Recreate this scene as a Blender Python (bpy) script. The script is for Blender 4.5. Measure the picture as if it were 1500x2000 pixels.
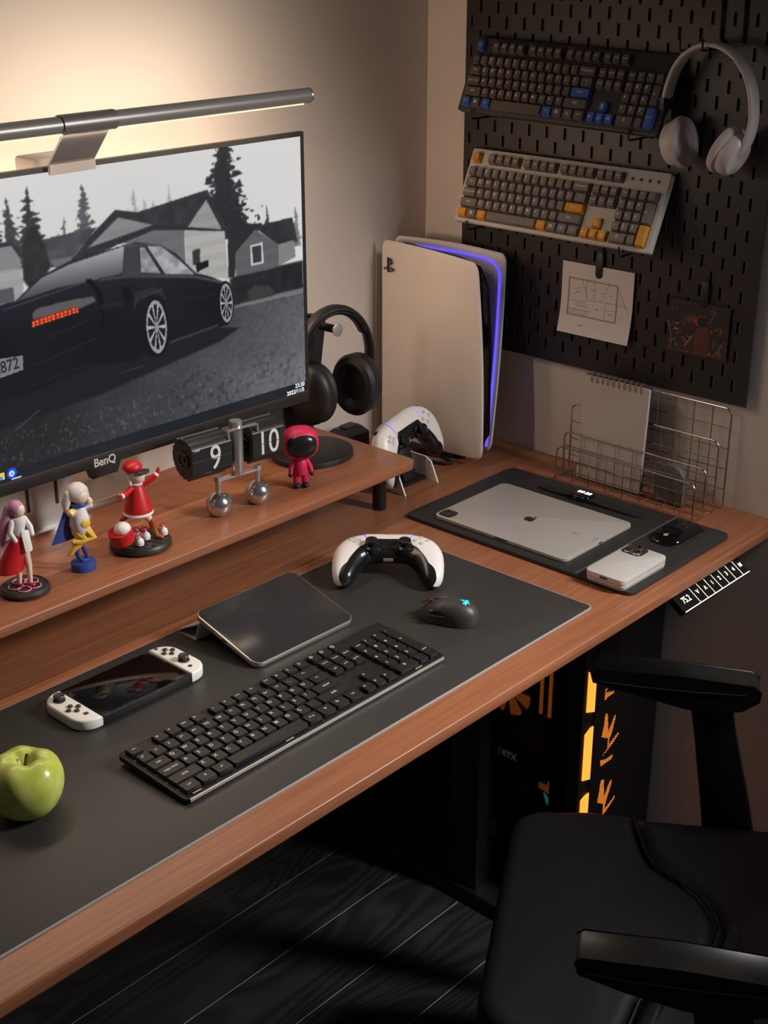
import bpy, bmesh, math, random
import numpy as np
from mathutils import Vector, Matrix, Euler

for o in list(bpy.data.objects):
    bpy.data.objects.remove(o, do_unlink=True)
scene = bpy.context.scene
COL = scene.collection
R = math.radians
random.seed(7)

# ------------------------------------------------------------------ camera
cam_d = bpy.data.cameras.new('camera')
cam = bpy.data.objects.new('camera', cam_d)
COL.objects.link(cam)
cam_d.sensor_fit = 'HORIZONTAL'
cam_d.sensor_width = 36.0
cam_d.lens = 2715.0 / 1500.0 * 36.0
cam_d.clip_start = 0.02
cam.location = (-1.89486, -1.62186, 1.622)
cam.rotation_euler = (R(90 - 23.16), 0, R(42.28 - 90))
scene.camera = cam

# ------------------------------------------------------------------ world
world = bpy.data.worlds.new('world')
scene.world = world
world.use_nodes = True
wn = world.node_tree.nodes['Background']
wn.inputs['Color'].default_value = (0.70, 0.74, 0.95, 1)
wn.inputs['Strength'].default_value = 0.04

# unseen tall key light by the right wall, in front of the desk
key_d = bpy.data.lights.new('key_light', 'AREA')
key_d.shape = 'RECTANGLE'
key_d.size = 0.095
key_d.size_y = 0.65
key_d.spread = R(85)
key_d.energy = 9.4
key_d.color = (1.0, 0.97, 0.94)
key = bpy.data.objects.new('key_light', key_d)
COL.objects.link(key)
key.location = (-0.058, -1.58, 1.58)
key.rotation_euler = (Vector((-0.72, -0.78, 0.75)) - Vector(key.location)).to_track_quat('-Z', 'Y').to_euler()

# ------------------------------------------------------------------ colour management
scene.view_settings.view_transform = 'Standard'
scene.view_settings.look = 'None'
scene.view_settings.gamma = 1.0
scene.view_settings.exposure = 0.0
scene.view_settings.use_curve_mapping = False

# ------------------------------------------------------------------ helpers
def lin(c):
    c = c / 255.0
    return c / 12.92 if c <= 0.04045 else ((c + 0.055) / 1.055) ** 2.4
def S(r, g, b):
    return (lin(r), lin(g), lin(b), 1.0)

MATS = {}
def mat(name, col, rough=0.5, metal=0.0, emit=0.0, emit_col=None, bump=0.0, bscale=400.0, coat=0.0, spec=0.5, var=0.0, vscale=30.0):
    if name in MATS:
        return MATS[name]
    m = bpy.data.materials.new(name)
    m.use_nodes = True
    nt = m.node_tree
    b = nt.nodes['Principled BSDF']
    b.inputs['Base Color'].default_value = col
    b.inputs['Roughness'].default_value = rough
    b.inputs['Metallic'].default_value = metal
    b.inputs['Specular IOR Level'].default_value = spec
    b.inputs['Coat Weight'].default_value = coat
    if emit:
        b.inputs['Emission Color'].default_value = emit_col or col
        b.inputs['Emission Strength'].default_value = emit
    if bump or var:
        tc = nt.nodes.new('ShaderNodeTexCoord')
    if bump:
        n = nt.nodes.new('ShaderNodeTexNoise')
        n.inputs['Scale'].default_value = bscale
        n.inputs['Detail'].default_value = 3
        nt.links.new(tc.outputs['Object'], n.inputs['Vector'])
        bp = nt.nodes.new('ShaderNodeBump')
        bp.inputs['Strength'].default_value = bump
        bp.inputs['Distance'].default_value = 0.001
        nt.links.new(n.outputs['Fac'], bp.inputs['Height'])
        nt.links.new(bp.outputs['Normal'], b.inputs['Normal'])
    if var:
        n2 = nt.nodes.new('ShaderNodeTexNoise')
        n2.inputs['Scale'].default_value = vscale
        n2.inputs['Detail'].default_value = 4
        nt.links.new(tc.outputs['Object'], n2.inputs['Vector'])
        mx = nt.nodes.new('ShaderNodeMix')
        mx.data_type = 'RGBA'
        mx.inputs['A'].default_value = tuple(c * (1 - var) for c in col[:3]) + (1,)
        mx.inputs['B'].default_value = tuple(min(1, c * (1 + var)) for c in col[:3]) + (1,)
        nt.links.new(n2.outputs['Fac'], mx.inputs['Factor'])
        nt.links.new(mx.outputs['Result'], b.inputs['Base Color'])
    MATS[name] = m
    return m

def wood(name, ca, cb, stretch=(1.2, 40.0, 40.0), scale=3.0, rough=0.42, contrast=(0.35, 0.7), bump=0.05, rings=False, cc=None):
    m = bpy.data.materials.new(name)
    m.use_nodes = True
    nt = m.node_tree
    b = nt.nodes['Principled BSDF']
    tc = nt.nodes.new('ShaderNodeTexCoord')
    mp = nt.nodes.new('ShaderNodeMapping')
    mp.inputs['Scale'].default_value = stretch
    nt.links.new(tc.outputs['Object'], mp.inputs['Vector'])
    n = nt.nodes.new('ShaderNodeTexNoise')
    n.inputs['Scale'].default_value = scale
    n.inputs['Detail'].default_value = 8
    n.inputs['Roughness'].default_value = 0.65
    nt.links.new(mp.outputs['Vector'], n.inputs['Vector'])
    fac = n.outputs['Fac']
    if rings:
        oi = nt.nodes.new('ShaderNodeObjectInfo')
        ad = nt.nodes.new('ShaderNodeVectorMath'); ad.operation = 'ADD'
        nt.links.new(tc.outputs['Object'], ad.inputs[0])
        sc = nt.nodes.new('ShaderNodeVectorMath'); sc.operation = 'SCALE'
        sc.inputs[0].default_value = (7.0, 3.0, 5.0)
        nt.links.new(oi.outputs['Random'], sc.inputs['Scale'])
        nt.links.new(sc.outputs['Vector'], ad.inputs[1])
        mp2 = nt.nodes.new('ShaderNodeMapping')
        mp2.inputs['Scale'].default_value = (0.9, 4.6, 4.6)
        nt.links.new(ad.outputs['Vector'], mp2.inputs['Vector'])
        n3 = nt.nodes.new('ShaderNodeTexNoise')
        n3.inputs['Scale'].default_value = 1.6
        n3.inputs['Detail'].default_value = 1.0
        n3.inputs['Distortion'].default_value = 0.6
        nt.links.new(mp2.outputs['Vector'], n3.inputs['Vector'])
        ml = nt.nodes.new('ShaderNodeMath'); ml.operation = 'MULTIPLY'
        ml.inputs[1].default_value = 120.0
        nt.links.new(n3.outputs['Fac'], ml.inputs[0])
        sn = nt.nodes.new('ShaderNodeMath'); sn.operation = 'SINE'
        nt.links.new(ml.outputs[0], sn.inputs[0])
        mr = nt.nodes.new('ShaderNodeMapRange')
        mr.inputs['From Min'].default_value = -1.0
        nt.links.new(sn.outputs[0], mr.inputs['Value'])
        mm = nt.nodes.new('ShaderNodeMix')
        mm.inputs['Factor'].default_value = 0.62
        nt.links.new(n.outputs['Fac'], mm.inputs['A'])
        nt.links.new(mr.outputs['Result'], mm.inputs['B'])
        fac = mm.outputs['Result']
    cr = nt.nodes.new('ShaderNodeValToRGB')
    cr.color_ramp.elements[0].position = contrast[0]
    cr.color_ramp.elements[1].position = contrast[1]
    cr.color_ramp.elements[0].color = ca
    cr.color_ramp.elements[1].color = cb
    nt.links.new(fac, cr.inputs['Fac'])
    out = cr.outputs['Color']
    if cc:
        n4 = nt.nodes.new('ShaderNodeTexNoise')
        n4.inputs['Scale'].default_value = 2.2
        nt.links.new(tc.outputs['Object'], n4.inputs['Vector'])
        mx = nt.nodes.new('ShaderNodeMix'); mx.data_type = 'RGBA'
        mr2 = nt.nodes.new('ShaderNodeMapRange')
        mr2.inputs['From Min'].default_value = 0.35
        mr2.inputs['From Max'].default_value = 0.7
        mr2.inputs['To Max'].default_value = 0.45
        nt.links.new(n4.outputs['Fac'], mr2.inputs['Value'])
        nt.links.new(mr2.outputs['Result'], mx.inputs['Factor'])
        nt.links.new(out, mx.inputs['A'])
        mx.inputs['B'].default_value = cc
        out = mx.outputs['Result']
    nt.links.new(out, b.inputs['Base Color'])
    b.inputs['Roughness'].default_value = rough
    bp = nt.nodes.new('ShaderNodeBump')
    bp.inputs['Strength'].default_value = bump
    bp.inputs['Distance'].default_value = 0.002
    nt.links.new(fac, bp.inputs['Height'])
    nt.links.new(bp.outputs['Normal'], b.inputs['Normal'])
    MATS[name] = m
    return m

def rrect(w, d, r, n=6, cx=0.0, cy=0.0):
    """rounded rectangle outline, counter clockwise, centred on cx, cy"""
    r = max(min(r, w / 2 - 1e-5, d / 2 - 1e-5), 1e-5)
    pts = []
    for (sx, sy, a0) in ((1, 1, 0), (-1, 1, 90), (-1, -1, 180), (1, -1, 270)):
        for k in range(n + 1):
            a = R(a0 + 90.0 * k / n)
            pts.append((cx + sx * (w / 2 - r) + r * math.cos(a), cy + sy * (d / 2 - r) + r * math.sin(a)))
    return pts

def circ(r, n=32, cx=0.0, cy=0.0, rx=None, a0=0.0):
    rx = rx or r
    return [(cx + rx * math.cos(2 * math.pi * k / n + a0), cy + r * math.sin(2 * math.pi * k / n + a0)) for k in range(n)]

def inset(pts, d):
    """move a ccw outline inwards by d along its vertex normals"""
    n = len(pts); out = []
    for i in range(n):
        p0, p1, p2 = Vector(pts[i - 1]), Vector(pts[i]), Vector(pts[(i + 1) % n])
        e1 = (p1 - p0); e2 = (p2 - p1)
        if e1.length < 1e-9: e1 = e2
        if e2.length < 1e-9: e2 = e1
        e1.normalize(); e2.normalize()
        n1 = Vector((-e1.y, e1.x)); n2 = Vector((-e2.y, e2.x))
        m = n1 + n2
        if m.length < 1e-6: m = n1
        m.normalize()
        k = d / max(0.5, m.dot(n1))
        out.append((p1.x + m.x * k, p1.y + m.y * k))
    return out

class MB:
    def __init__(self):
        self.v = []; self.f = []
    def add(self, vs, fs, T=None):
        o = len(self.v)
        if T is not None:
            vs = [T @ Vector(p) for p in vs]
        self.v += [tuple(p) for p in vs]
        self.f += [tuple(i + o for i in q) for q in fs]
        return self
    def box(self, x0, x1, y0, y1, z0, z1, T=None):
        vs = [(x, y, z) for z in (z0, z1) for (x, y) in ((x0, y0), (x1, y0), (x1, y1), (x0, y1))]
        return self.add(vs, [(3, 2, 1, 0), (4, 5, 6, 7), (0, 1, 5, 4), (1, 2, 6, 5), (2, 3, 7, 6), (3, 0, 4, 7)], T)
    def rings(self, rings, T=None, cap0=True, cap1=True, closed=False):
        n = len(rings[0]); vs = [p for r in rings for p in r]; fs = []
        m = len(rings)
        for j in range(m if closed else m - 1):
            a = j * n; b = ((j + 1) % m) * n
            for i in range(n):
                k = (i + 1) % n
                fs.append((a + i, a + k, b + k, b + i))
        if not closed:
            if cap0: fs.append(tuple(reversed(range(n))))
            if cap1: fs.append(tuple(range((m - 1) * n, m * n)))
        return self.add(vs, fs, T)
    def slab(self, pts, z0, z1, bev=0.0, bot=None, T=None, seg=2):
        """outline extruded from z0 to z1 with rounded top and bottom edges"""
        bot = bev if bot is None else bot
        rs = []
        if bot > 0:
            for k in range(seg + 1):
                a = R(90.0 * k / seg)
                q = inset(pts, bot * (1 - math.sin(a)))
                rs.append([(x, y, z0 + bot * (1 - math.cos(a))) for x, y in q])
        else:
            rs.append([(x, y, z0) for x, y in pts])
        if bev > 0:
            for k in range(seg + 1):
                a = R(90.0 * k / seg)
                q = inset(pts, bev * (1 - math.cos(a)))
                rs.append([(x, y, z1 - bev * (1 - math.sin(a))) for x, y in q])
        else:
            rs.append([(x, y, z1) for x, y in pts])
        return self.rings(rs, T)
    def lathe(self, prof, n=32, T=None, caps=True):
        rs = [[(r * math.cos(2 * math.pi * k / n), r * math.sin(2 * math.pi * k / n), z) for k in range(n)] for r, z in prof]
        return self.rings(rs, T, caps, caps)
    def tube(self, path, r, n=8, closed=False, T=None, rr=None):
        P = [Vector(p) for p in path]; m = len(P); rs = []
        up = None
        for i in range(m):
            if closed:
                t = P[(i + 1) % m] - P[i - 1]
            else:
                t = P[min(i + 1, m - 1)] - P[max(i - 1, 0)]
            t.normalize()
            if up is None:
                up = Vector((0, 0, 1)) if abs(t.z) < 0.9 else Vector((1, 0, 0))
            u = (up - t * up.dot(t))
            if u.length < 1e-6:
                u = Vector((0, 1, 0)) - t * t.y
            u.normalize(); w = t.cross(u); up = u
            q = rr[i] if rr else r
            rs.append([tuple(P[i] + (u * math.cos(2 * math.pi * k / n) + w * math.sin(2 * math.pi * k / n)) * q) for k in range(n)])
        return self.rings(rs, T, closed=closed)
    def sweep(self, path, prof, side, T=None):
        """section prof (list of (a, b)) swept on a path; a along side vector, b along side x tangent"""
        P = [Vector(p) for p in path]; rs = []
        for i in range(len(P)):
            t = (P[min(i + 1, len(P) - 1)] - P[max(i - 1, 0)]).normalized()
            s = Vector(side[i]) if isinstance(side, list) else Vector(side)
            s = (s - t * s.dot(t)).normalized(); w = t.cross(s)
            pr = prof[i] if isinstance(prof[0], list) else prof
            rs.append([tuple(P[i] + s * a + w * b) for a, b in pr])
        return self.rings(rs, T)
    def ell(self, c, r, nu=16, nv=10, T=None, v0=-90, v1=90):
        rs = []
        for j in range(nv + 1):
            a = R(v0 + (v1 - v0) * j / nv)
            rs.append([(c[0] + r[0] * max(math.cos(a), 1e-3) * math.cos(2 * math.pi * k / nu), c[1] + r[1] * max(math.cos(a), 1e-3) * math.sin(2 * math.pi * k / nu), c[2] + r[2] * math.sin(a)) for k in range(nu)])
        return self.rings(rs, T)
    def mesh(self, name, smooth=40):
        me = bpy.data.meshes.new(name)
        me.from_pydata(self.v, [], self.f)
        bm = bmesh.new(); bm.from_mesh(me)
        bmesh.ops.recalc_face_normals(bm, faces=bm.faces)
        bm.to_mesh(me); bm.free()
        if smooth:
            me.polygons.foreach_set('use_smooth', [True] * len(me.polygons))
            try:
                me.set_sharp_from_angle(angle=R(smooth))
            except Exception:
                pass
        return me

def link(name, me, m=None, parent=None, loc=(0, 0, 0), rot=(0, 0, 0)):
    o = bpy.data.objects.new(name, me)
    COL.objects.link(o)
    if m is not None and len(me.materials) == 0:
        me.materials.append(m if not isinstance(m, str) else MATS[m])
    o.parent = parent
    o.location = loc
    o.rotation_euler = rot
    return o

def obj(name, mb, m, parent=None, loc=(0, 0, 0), rot=(0, 0, 0), smooth=40, label=None):
    o = link(name, mb.mesh(name, smooth), m, parent, loc, rot)
    if label: o['label'] = label
    return o

def tag(o, label, cat, group=None):
    o['label'] = label; o['category'] = cat
    if group: o['group'] = group
    return o

def thing(name, label, cat, loc=(0, 0, 0), rot=(0, 0, 0), group=None):
    o = bpy.data.objects.new(name, None)
    o.empty_display_size = 0.02
    COL.objects.link(o)
    o.location = loc; o.rotation_euler = rot
    return tag(o, label, cat, group)

def struct(o):
    o['kind'] = 'structure'
    return o

def dup(root, loc, rot, label, group=None):
    r = root.copy(); COL.objects.link(r)
    r.location = loc; r.rotation_euler = rot; r['label'] = label
    if group: r['group'] = group
    for ch in list(root.children):
        c = ch.copy(); COL.objects.link(c); c.parent = r
        for g in list(ch.children):
            d = g.copy(); COL.objects.link(d); d.parent = c
    return r

TXT = {}
def text_geo(s, size=1.0, bold=0.0, res=2):
    """flat glyph faces of a string, centred on the origin, cap height about 0.7 * size"""
    k = (s, bold, res)
    if k not in TXT:
        cu = bpy.data.curves.new('glyph', 'FONT')
        cu.body = s; cu.size = 1.0; cu.resolution_u = res
        cu.align_x = 'CENTER'; cu.align_y = 'CENTER'; cu.offset = bold
        to = bpy.data.objects.new('glyph', cu)
        COL.objects.link(to)
        dg = bpy.context.evaluated_depsgraph_get()
        me = bpy.data.meshes.new_from_object(to.evaluated_get(dg), depsgraph=dg)
        TXT[k] = ([tuple(v.co) for v in me.vertices], [tuple(p.vertices) for p in me.polygons])
        bpy.data.objects.remove(to, do_unlink=True)
        bpy.data.curves.remove(cu); bpy.data.meshes.remove(me)
    vs, fs = TXT[k]
    return [(x * size, y * size, z) for x, y, z in vs], fs

def put_text(mb, s, size, T, bold=0.0, sx=1.0):
    vs, fs = text_geo(s, size, bold, 7 if size > 0.012 else 3)
    mb.add([(x * sx, y, z) for x, y, z in vs], fs, T)

def tr(x=0, y=0, z=0, rx=0, ry=0, rz=0):
    return Matrix.Translation((x, y, z)) @ Euler((R(rx), R(ry), R(rz))).to_matrix().to_4x4()

# ------------------------------------------------------------------ materials
mat('wall_paint', S(220, 209, 200), 0.85, bump=0.06, bscale=260)
wood('desk_wood', S(126, 74, 48), S(164, 108, 76), stretch=(1.6, 46, 46), scale=3.2, rough=0.40, contrast=(0.30, 0.72), bump=0.03, cc=S(146, 90, 61))
wood('floor_wood', S(38, 37, 38), S(56, 54, 55), stretch=(3, 60, 60), scale=2.5, rough=0.5, contrast=(0.25, 0.8), bump=0.12, rings=True)
mat('floor_joint', S(235, 235, 235), 0.6)
mat('black_metal', S(22, 22, 23), 0.45, 0.0)
mat('black_plastic', S(26, 26, 27), 0.42)
mat('black_gloss', S(10, 10, 11), 0.12, coat=0.3)
mat('dark_plastic', S(44, 43, 42), 0.5)
mat('black_rubber', S(20, 20, 20), 0.75)
mat('mat_leather', S(52, 50, 48), 0.46, bump=0.25, bscale=900)
mat('mat_edge', S(150, 148, 146), 0.5)
mat('pad_leather', S(40, 39, 39), 0.52, bump=0.12, bscale=900)
mat('chair_leather', S(29, 29, 31), 0.46, bump=0.12, bscale=700)
mat('chair_black', S(14, 14, 14), 0.35)
mat('silver', S(196, 193, 190), 0.28, 0.8)
mat('silver_brushed', S(178, 174, 171), 0.38, 0.45)
mat('chrome', S(214, 211, 208), 0.2, 0.92)
mat('alu_light', S(196, 188, 180), 0.38, 0.55)
mat('white_plastic', S(226, 222, 218), 0.38)
mat('white_matte', S(214, 208, 204), 0.55)
mat('glass_black', S(12, 12, 13), 0.06, spec=0.6)
mat('paper', S(216, 208, 202), 0.8)
mat('legend', S(214, 212, 208), 0.5, emit=0.12)
mat('legend_soft', S(236, 230, 224), 0.6)

# ------------------------------------------------------------------ the room
def plain_box(name, x0, x1, y0, y1, z0, z1, m, parent=None):
    return obj(name, MB().box(x0, x1, y0, y1, z0, z1), m, parent, smooth=0)

struct(plain_box('wall_back', -3.8, 0.12, 0.0, 0.12, 0.0, 2.7, 'wall_paint'))
struct(plain_box('wall_right', 0.0, 0.12, -4.2, 0.0, 0.0, 2.7, 'wall_paint'))
floor = struct(plain_box('floor', -3.8, 0.0, -4.2, 0.0, -0.06, -0.0014, 'floor_joint'))
plank_cache = {}
row = 0
yj = 0.0345
while yj > -2.3:
    y1 = min(yj - 0.0009, -0.001); y0 = yj - 0.1325 + 0.0009
    cut = (-1.55, -1.9, -1.35, -2.1)[row % 4]
    for (x0, x1) in ((-3.79, cut - 0.0009), (cut + 0.0009, -0.001)):
        kk = (round(x1 - x0, 4), round(y1 - y0, 4))
        if kk not in plank_cache:
            plank_cache[kk] = MB().slab(rrect(kk[0], kk[1], 0.0004, 1), -0.0013, 0.0, 0.0003, 0).mesh('plank', 0)
        link('plank', plank_cache[kk], 'floor_wood', floor, ((x0 + x1) / 2, (y0 + y1) / 2, 0))
    yj -= 0.1325; row += 1

# ------------------------------------------------------------------ desk
desk = thing('desk', 'long reddish brown wooden desk standing along the wall', 'desk', (-1.2, -0.37, 0))
def dk(name, mb, m, **k):
    return obj(name, mb, m, desk, (1.2, 0.37, 0), **k)
top_out = rrect(2.46, 0.733, 0.006, 3, -1.2305, -0.3725)
dk('desktop', MB().slab(top_out, 0.7345, 0.752, 0.0022, 0.003, seg=3), 'desk_wood')
for lx in (-0.272, -2.15):
    leg = dk('leg', MB().slab(rrect(0.055, 0.062, 0.004, 2, lx, -0.36), 0.03, 0.70, 0.0), 'black_metal')
    dk('foot', MB().slab(rrect(0.075, 0.60, 0.012, 4, lx, -0.39), 0.0, 0.03, 0.004, 0), 'black_metal')
    dk('bracket', MB().slab(rrect(0.07, 0.58, 0.005, 2, lx, -0.38), 0.70, 0.7345, 0.0), 'black_metal')
dk('crossbar', MB().box(-2.11, -0.31, -0.385, -0.335, 0.69, 0.7345), 'black_metal', smooth=0)

# lit height control panel hanging under the front edge
mat('panel_black', S(14, 14, 13), 0.16)
mat('panel_light', S(255, 250, 232), 0.5, emit=1.5, emit_col=S(255, 248, 226))
PT = tr(-0.2165, -0.7375, 0.7300, rx=34)   # face leans up towards the sitter
panel_part = dk('control_panel', MB().slab([(-0.094, -0.0245), (0.092, -0.0245), (0.092, 0.004), (-0.094, 0.004)], -0.012, 0.0, 0.001, 0.003, T=PT), 'panel_black')
dk('panel_mount', MB().box(-0.30, -0.13, -0.735, -0.66, 0.7215, 0.7345), 'black_plastic', smooth=0)
lit = MB()
lit.box(-0.092, 0.0905, -0.0247, -0.0235, -0.0002, 0.0006, PT)
for i in range(7):
    xx = -0.050 + i * 0.0205
    lit.box(xx - 0.0003, xx + 0.0003, -0.0235, 0.0025, 0.0, 0.0004, PT)
put_text(lit, '75.2', 0.014, PT @ tr(-0.0715, -0.009, 0.0005), 0.01, 0.85)
for i, ch in enumerate('VΛ1234M'):
    put_text(lit, ch if ch != 'Λ' else 'V', 0.0095, PT @ tr(-0.0395 + i * 0.0205, -0.0085, 0.0005, rz=180 if ch == 'Λ' else 0), 0.02)
li = obj('lit_marks', lit, 'panel_light', panel_part, smooth=0, label='white glowing digits and key symbols')

# ------------------------------------------------------------------ desk mat
dm = thing('desk_mat', 'large charcoal desk mat under the black keyboard', 'desk mat', (-1.03, -0.506, 0.752))
mo = rrect(1.172, 0.368, 0.008, 4)
obj('mat_sheet', MB().slab(mo, 0.0, 0.0018, 0.0004, 0.0003), 'mat_leather', dm)
ed = MB()
a = inset(mo, -0.0006); b = inset(mo, 0.0012)
ed.rings([[(x, y, 0.0) for x, y in a], [(x, y, 0.0017) for x, y in a], [(x, y, 0.0021) for x, y in b]], cap0=False, cap1=False)
obj('edge_piping', ed, 'mat_edge', dm)

# ------------------------------------------------------------------ shelf riser
sh = thing('desk_shelf', 'long wooden shelf riser on black legs under the monitor', 'shelf', (-1.0, -0.16, 0.752))
so = rrect(1.36, 0.262, 0.016, 5, -0.029, 0.003)
obj('board', MB().slab(so, 0.0715, 0.086, 0.0018, 0.003, seg=3), 'desk_wood', sh)
for (lx, ly) in ((-0.384, -0.238), (-0.384, -0.06), (-1.0, -0.06), (-1.62, -0.238), (-1.62, -0.06)):
    l = MB().lathe([(0.0105, 0.0), (0.011, 0.001), (0.011, 0.0715)], 24)
    obj('leg', l, 'black_metal', sh, (lx + 1.0, ly + 0.16, 0))

# ------------------------------------------------------------------ monitor: shapes of the picture on the screen, millimetres from its lower right corner
PIC = [
    ('hedge', (52, 54, 57), [(-760,262),(-700,286),(-580,290),(-570,170),(-760,170)]),
    ('roof', (50, 52, 56), [(-760,318),(-690,336),(-618,292),(-618,284),(-760,284)]),
    ('farleftgarage', (150, 151, 152), [(-760,284),(-630,284),(-630,182),(-760,182)]),
    ('garagewin', (80, 82, 85), [(-735,262),(-690,262),(-690,222),(-735,222)]),
    ('roadR', None, [(-147,175),(-6,179),(-7,156),(-147,167)]),
    ('farleftroof', (48, 50, 54), [(-499,332),(-483,318),(-471,298),(-475,285),(-504,288)]),
    ('farleftwall', (132, 133, 134), [(-501,316),(-485,314),(-474,296),(-475,281),(-504,290)]),
    ('farleftgarage', (168, 169, 170), [(-504,287),(-476,285),(-474,263),(-477,240),(-510,242)]),
    ('garagewin', (85, 86, 88), [(-505,264),(-488,264),(-489,246),(-505,244)]),
    ('midroof', (72, 74, 79), [(-441,315),(-359,318),(-403,283),(-415,276),(-472,284),(-474,296)]),
    ('wallL', (104, 106, 108), [(-434,288),(-401,287),(-400,279),(-427,278)]),
    ('bush', (44, 43, 44), [(-470,311),(-461,331),(-450,334),(-443,323),(-436,298),(-433,278),(-447,265),(-466,258),(-474,270)]),
    ('roof', (47, 49, 54), [(-403,283),(-367,311),(-330,336),(-296,328),(-178,342),(-146,283),(-152,282),(-216,297),(-239,302),(-281,303),(-389,277)]),
    ('gableL', (140, 141, 142), [(-376,294),(-326,326),(-272,308)]),
    ('garwall', (112, 113, 115), [(-329,296),(-272,302),(-221,294),(-222,242),(-249,265),(-282,283),(-316,290)]),
    ('eave', (40, 42, 47), [(-330,297),(-272,308),(-216,300),(-150,286),(-150,281),(-218,293),(-272,301),(-328,291)]),
    ('gableR', (158, 158, 158), [(-215,297),(-181,329),(-156,285)]),
    ('wallR', (182, 181, 178), [(-221,293),(-151,282),(-148,214),(-193,225),(-221,246)]),
    ('door', (50, 51, 54), [(-209,264),(-196,265),(-197,244),(-209,244)]),
    ('treeR', (40, 42, 46), [(-146,283),(-140,289),(-82,283),(-88,275),(-131,249),(-137,214),(-148,216)]),
    ('hroof', (46, 48, 52), [(-102,277),(-84,281),(-25,283),(-15,246),(-30,248),(-55,248),(-94,277)]),
    ('hface', (98, 100, 101), [(-134,249),(-96,276),(-52,248),(-53,217),(-135,216)]),
    ('hface2', (128, 129, 128), [(-52,248),(-23,250),(-20,225),(-53,217)]),
    ('wframe', (205, 205, 203), [(-106,255),(-83,256),(-82,226),(-106,226)]),
    ('wpane', (52, 55, 62), [(-103,252),(-86,252),(-86,229),(-102,229)]),
    ('hedge', (34, 36, 40), [(-146,214),(-135,216),(-53,217),(-6,217),(-7,177),(-143,175)]),
    ('shrub', (62, 58, 58), [(-115,189),(-102,197),(-74,192),(-62,178),(-111,176)]),
    ('shadow', (26, 28, 34), [(-510,243),(-311,141),(-177,150),(-130,141),(-169,128),(-261,115),(-373,99),(-530,82)]),
    ('body', (21, 23, 30), [(-510,241),(-487,246),(-450,270),(-405,282),(-322,289),(-302,290),(-262,280),(-238,265),(-204,232),(-179,223),(-156,211),(-143,194),(-142,169),(-150,152),(-168,148),(-259,141),(-268,131),(-286,131),(-298,137),(-316,131),(-377,140),(-465,127),(-525,121)]),
    ('rearwin', (128, 130, 134), [(-486,245),(-448,268),(-405,278),(-320,288),(-326,253),(-359,252),(-430,251)]),
    ('pillar', (58, 60, 66), [(-319,288),(-299,286),(-296,247),(-327,251)]),
    ('qwin', (150, 152, 156), [(-296,282),(-288,281),(-264,242),(-296,249)]),
    ('fwin', (168, 170, 173), [(-284,282),(-262,279),(-237,260),(-207,231),(-257,240)]),
    ('mirror', (18, 19, 24), [(-205,245),(-182,247),(-182,238),(-198,235),(-203,232)]),
    ('fender', (40, 43, 50), [(-308,224),(-280,227),(-263,219),(-257,203),(-264,210),(-281,219),(-302,214),(-314,199)]),
    ('beltline', (62, 65, 72), [(-359,252),(-319,250),(-208,230),(-156,212),(-160,210),(-208,226),(-320,246),(-363,249)]),
    ('sill', (44, 47, 55), [(-258,146),(-172,153),(-170,150),(-257,142)]),
    ('sidevent', (10, 11, 15), [(-330,235),(-316,234),(-313,213),(-326,214)]),
    ('trunkline', (8, 9, 12), [(-384,254),(-375,254),(-362,237),(-359,214),(-361,183),(-365,184),(-364,214),(-369,235)]),
    ('lampglass', (92, 88, 90), [(-466,226),(-458,231),(-410,233),(-374,231),(-370,224),(-397,219),(-466,218)]),
    ('lampred', None, [(-467,217),(-400,223),(-398,215),(-467,209)]),
    ('tyreR', (14, 15, 18), [(-259,168),(-260,157),(-263,147),(-267,139),(-271,133),(-276,130),(-282,129),(-286,132),(-291,137),(-294,145),(-296,154),(-298,165),(-297,176),(-296,186),(-293,196),(-289,204),(-285,210),(-280,213),(-275,213),(-270,211),(-266,206),(-262,199),(-260,189),(-258,179)]),
    ('tyreF', (14, 15, 18), [(-140,178),(-141,170),(-143,163),(-146,156),(-150,152),(-153,149),(-157,149),(-161,151),(-164,155),(-167,161),(-169,168),(-170,176),(-170,184),(-169,192),(-167,200),(-164,206),(-161,210),(-157,213),(-154,213),(-150,211),(-146,208),(-144,202),(-142,195),(-141,187)]),
]
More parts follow.
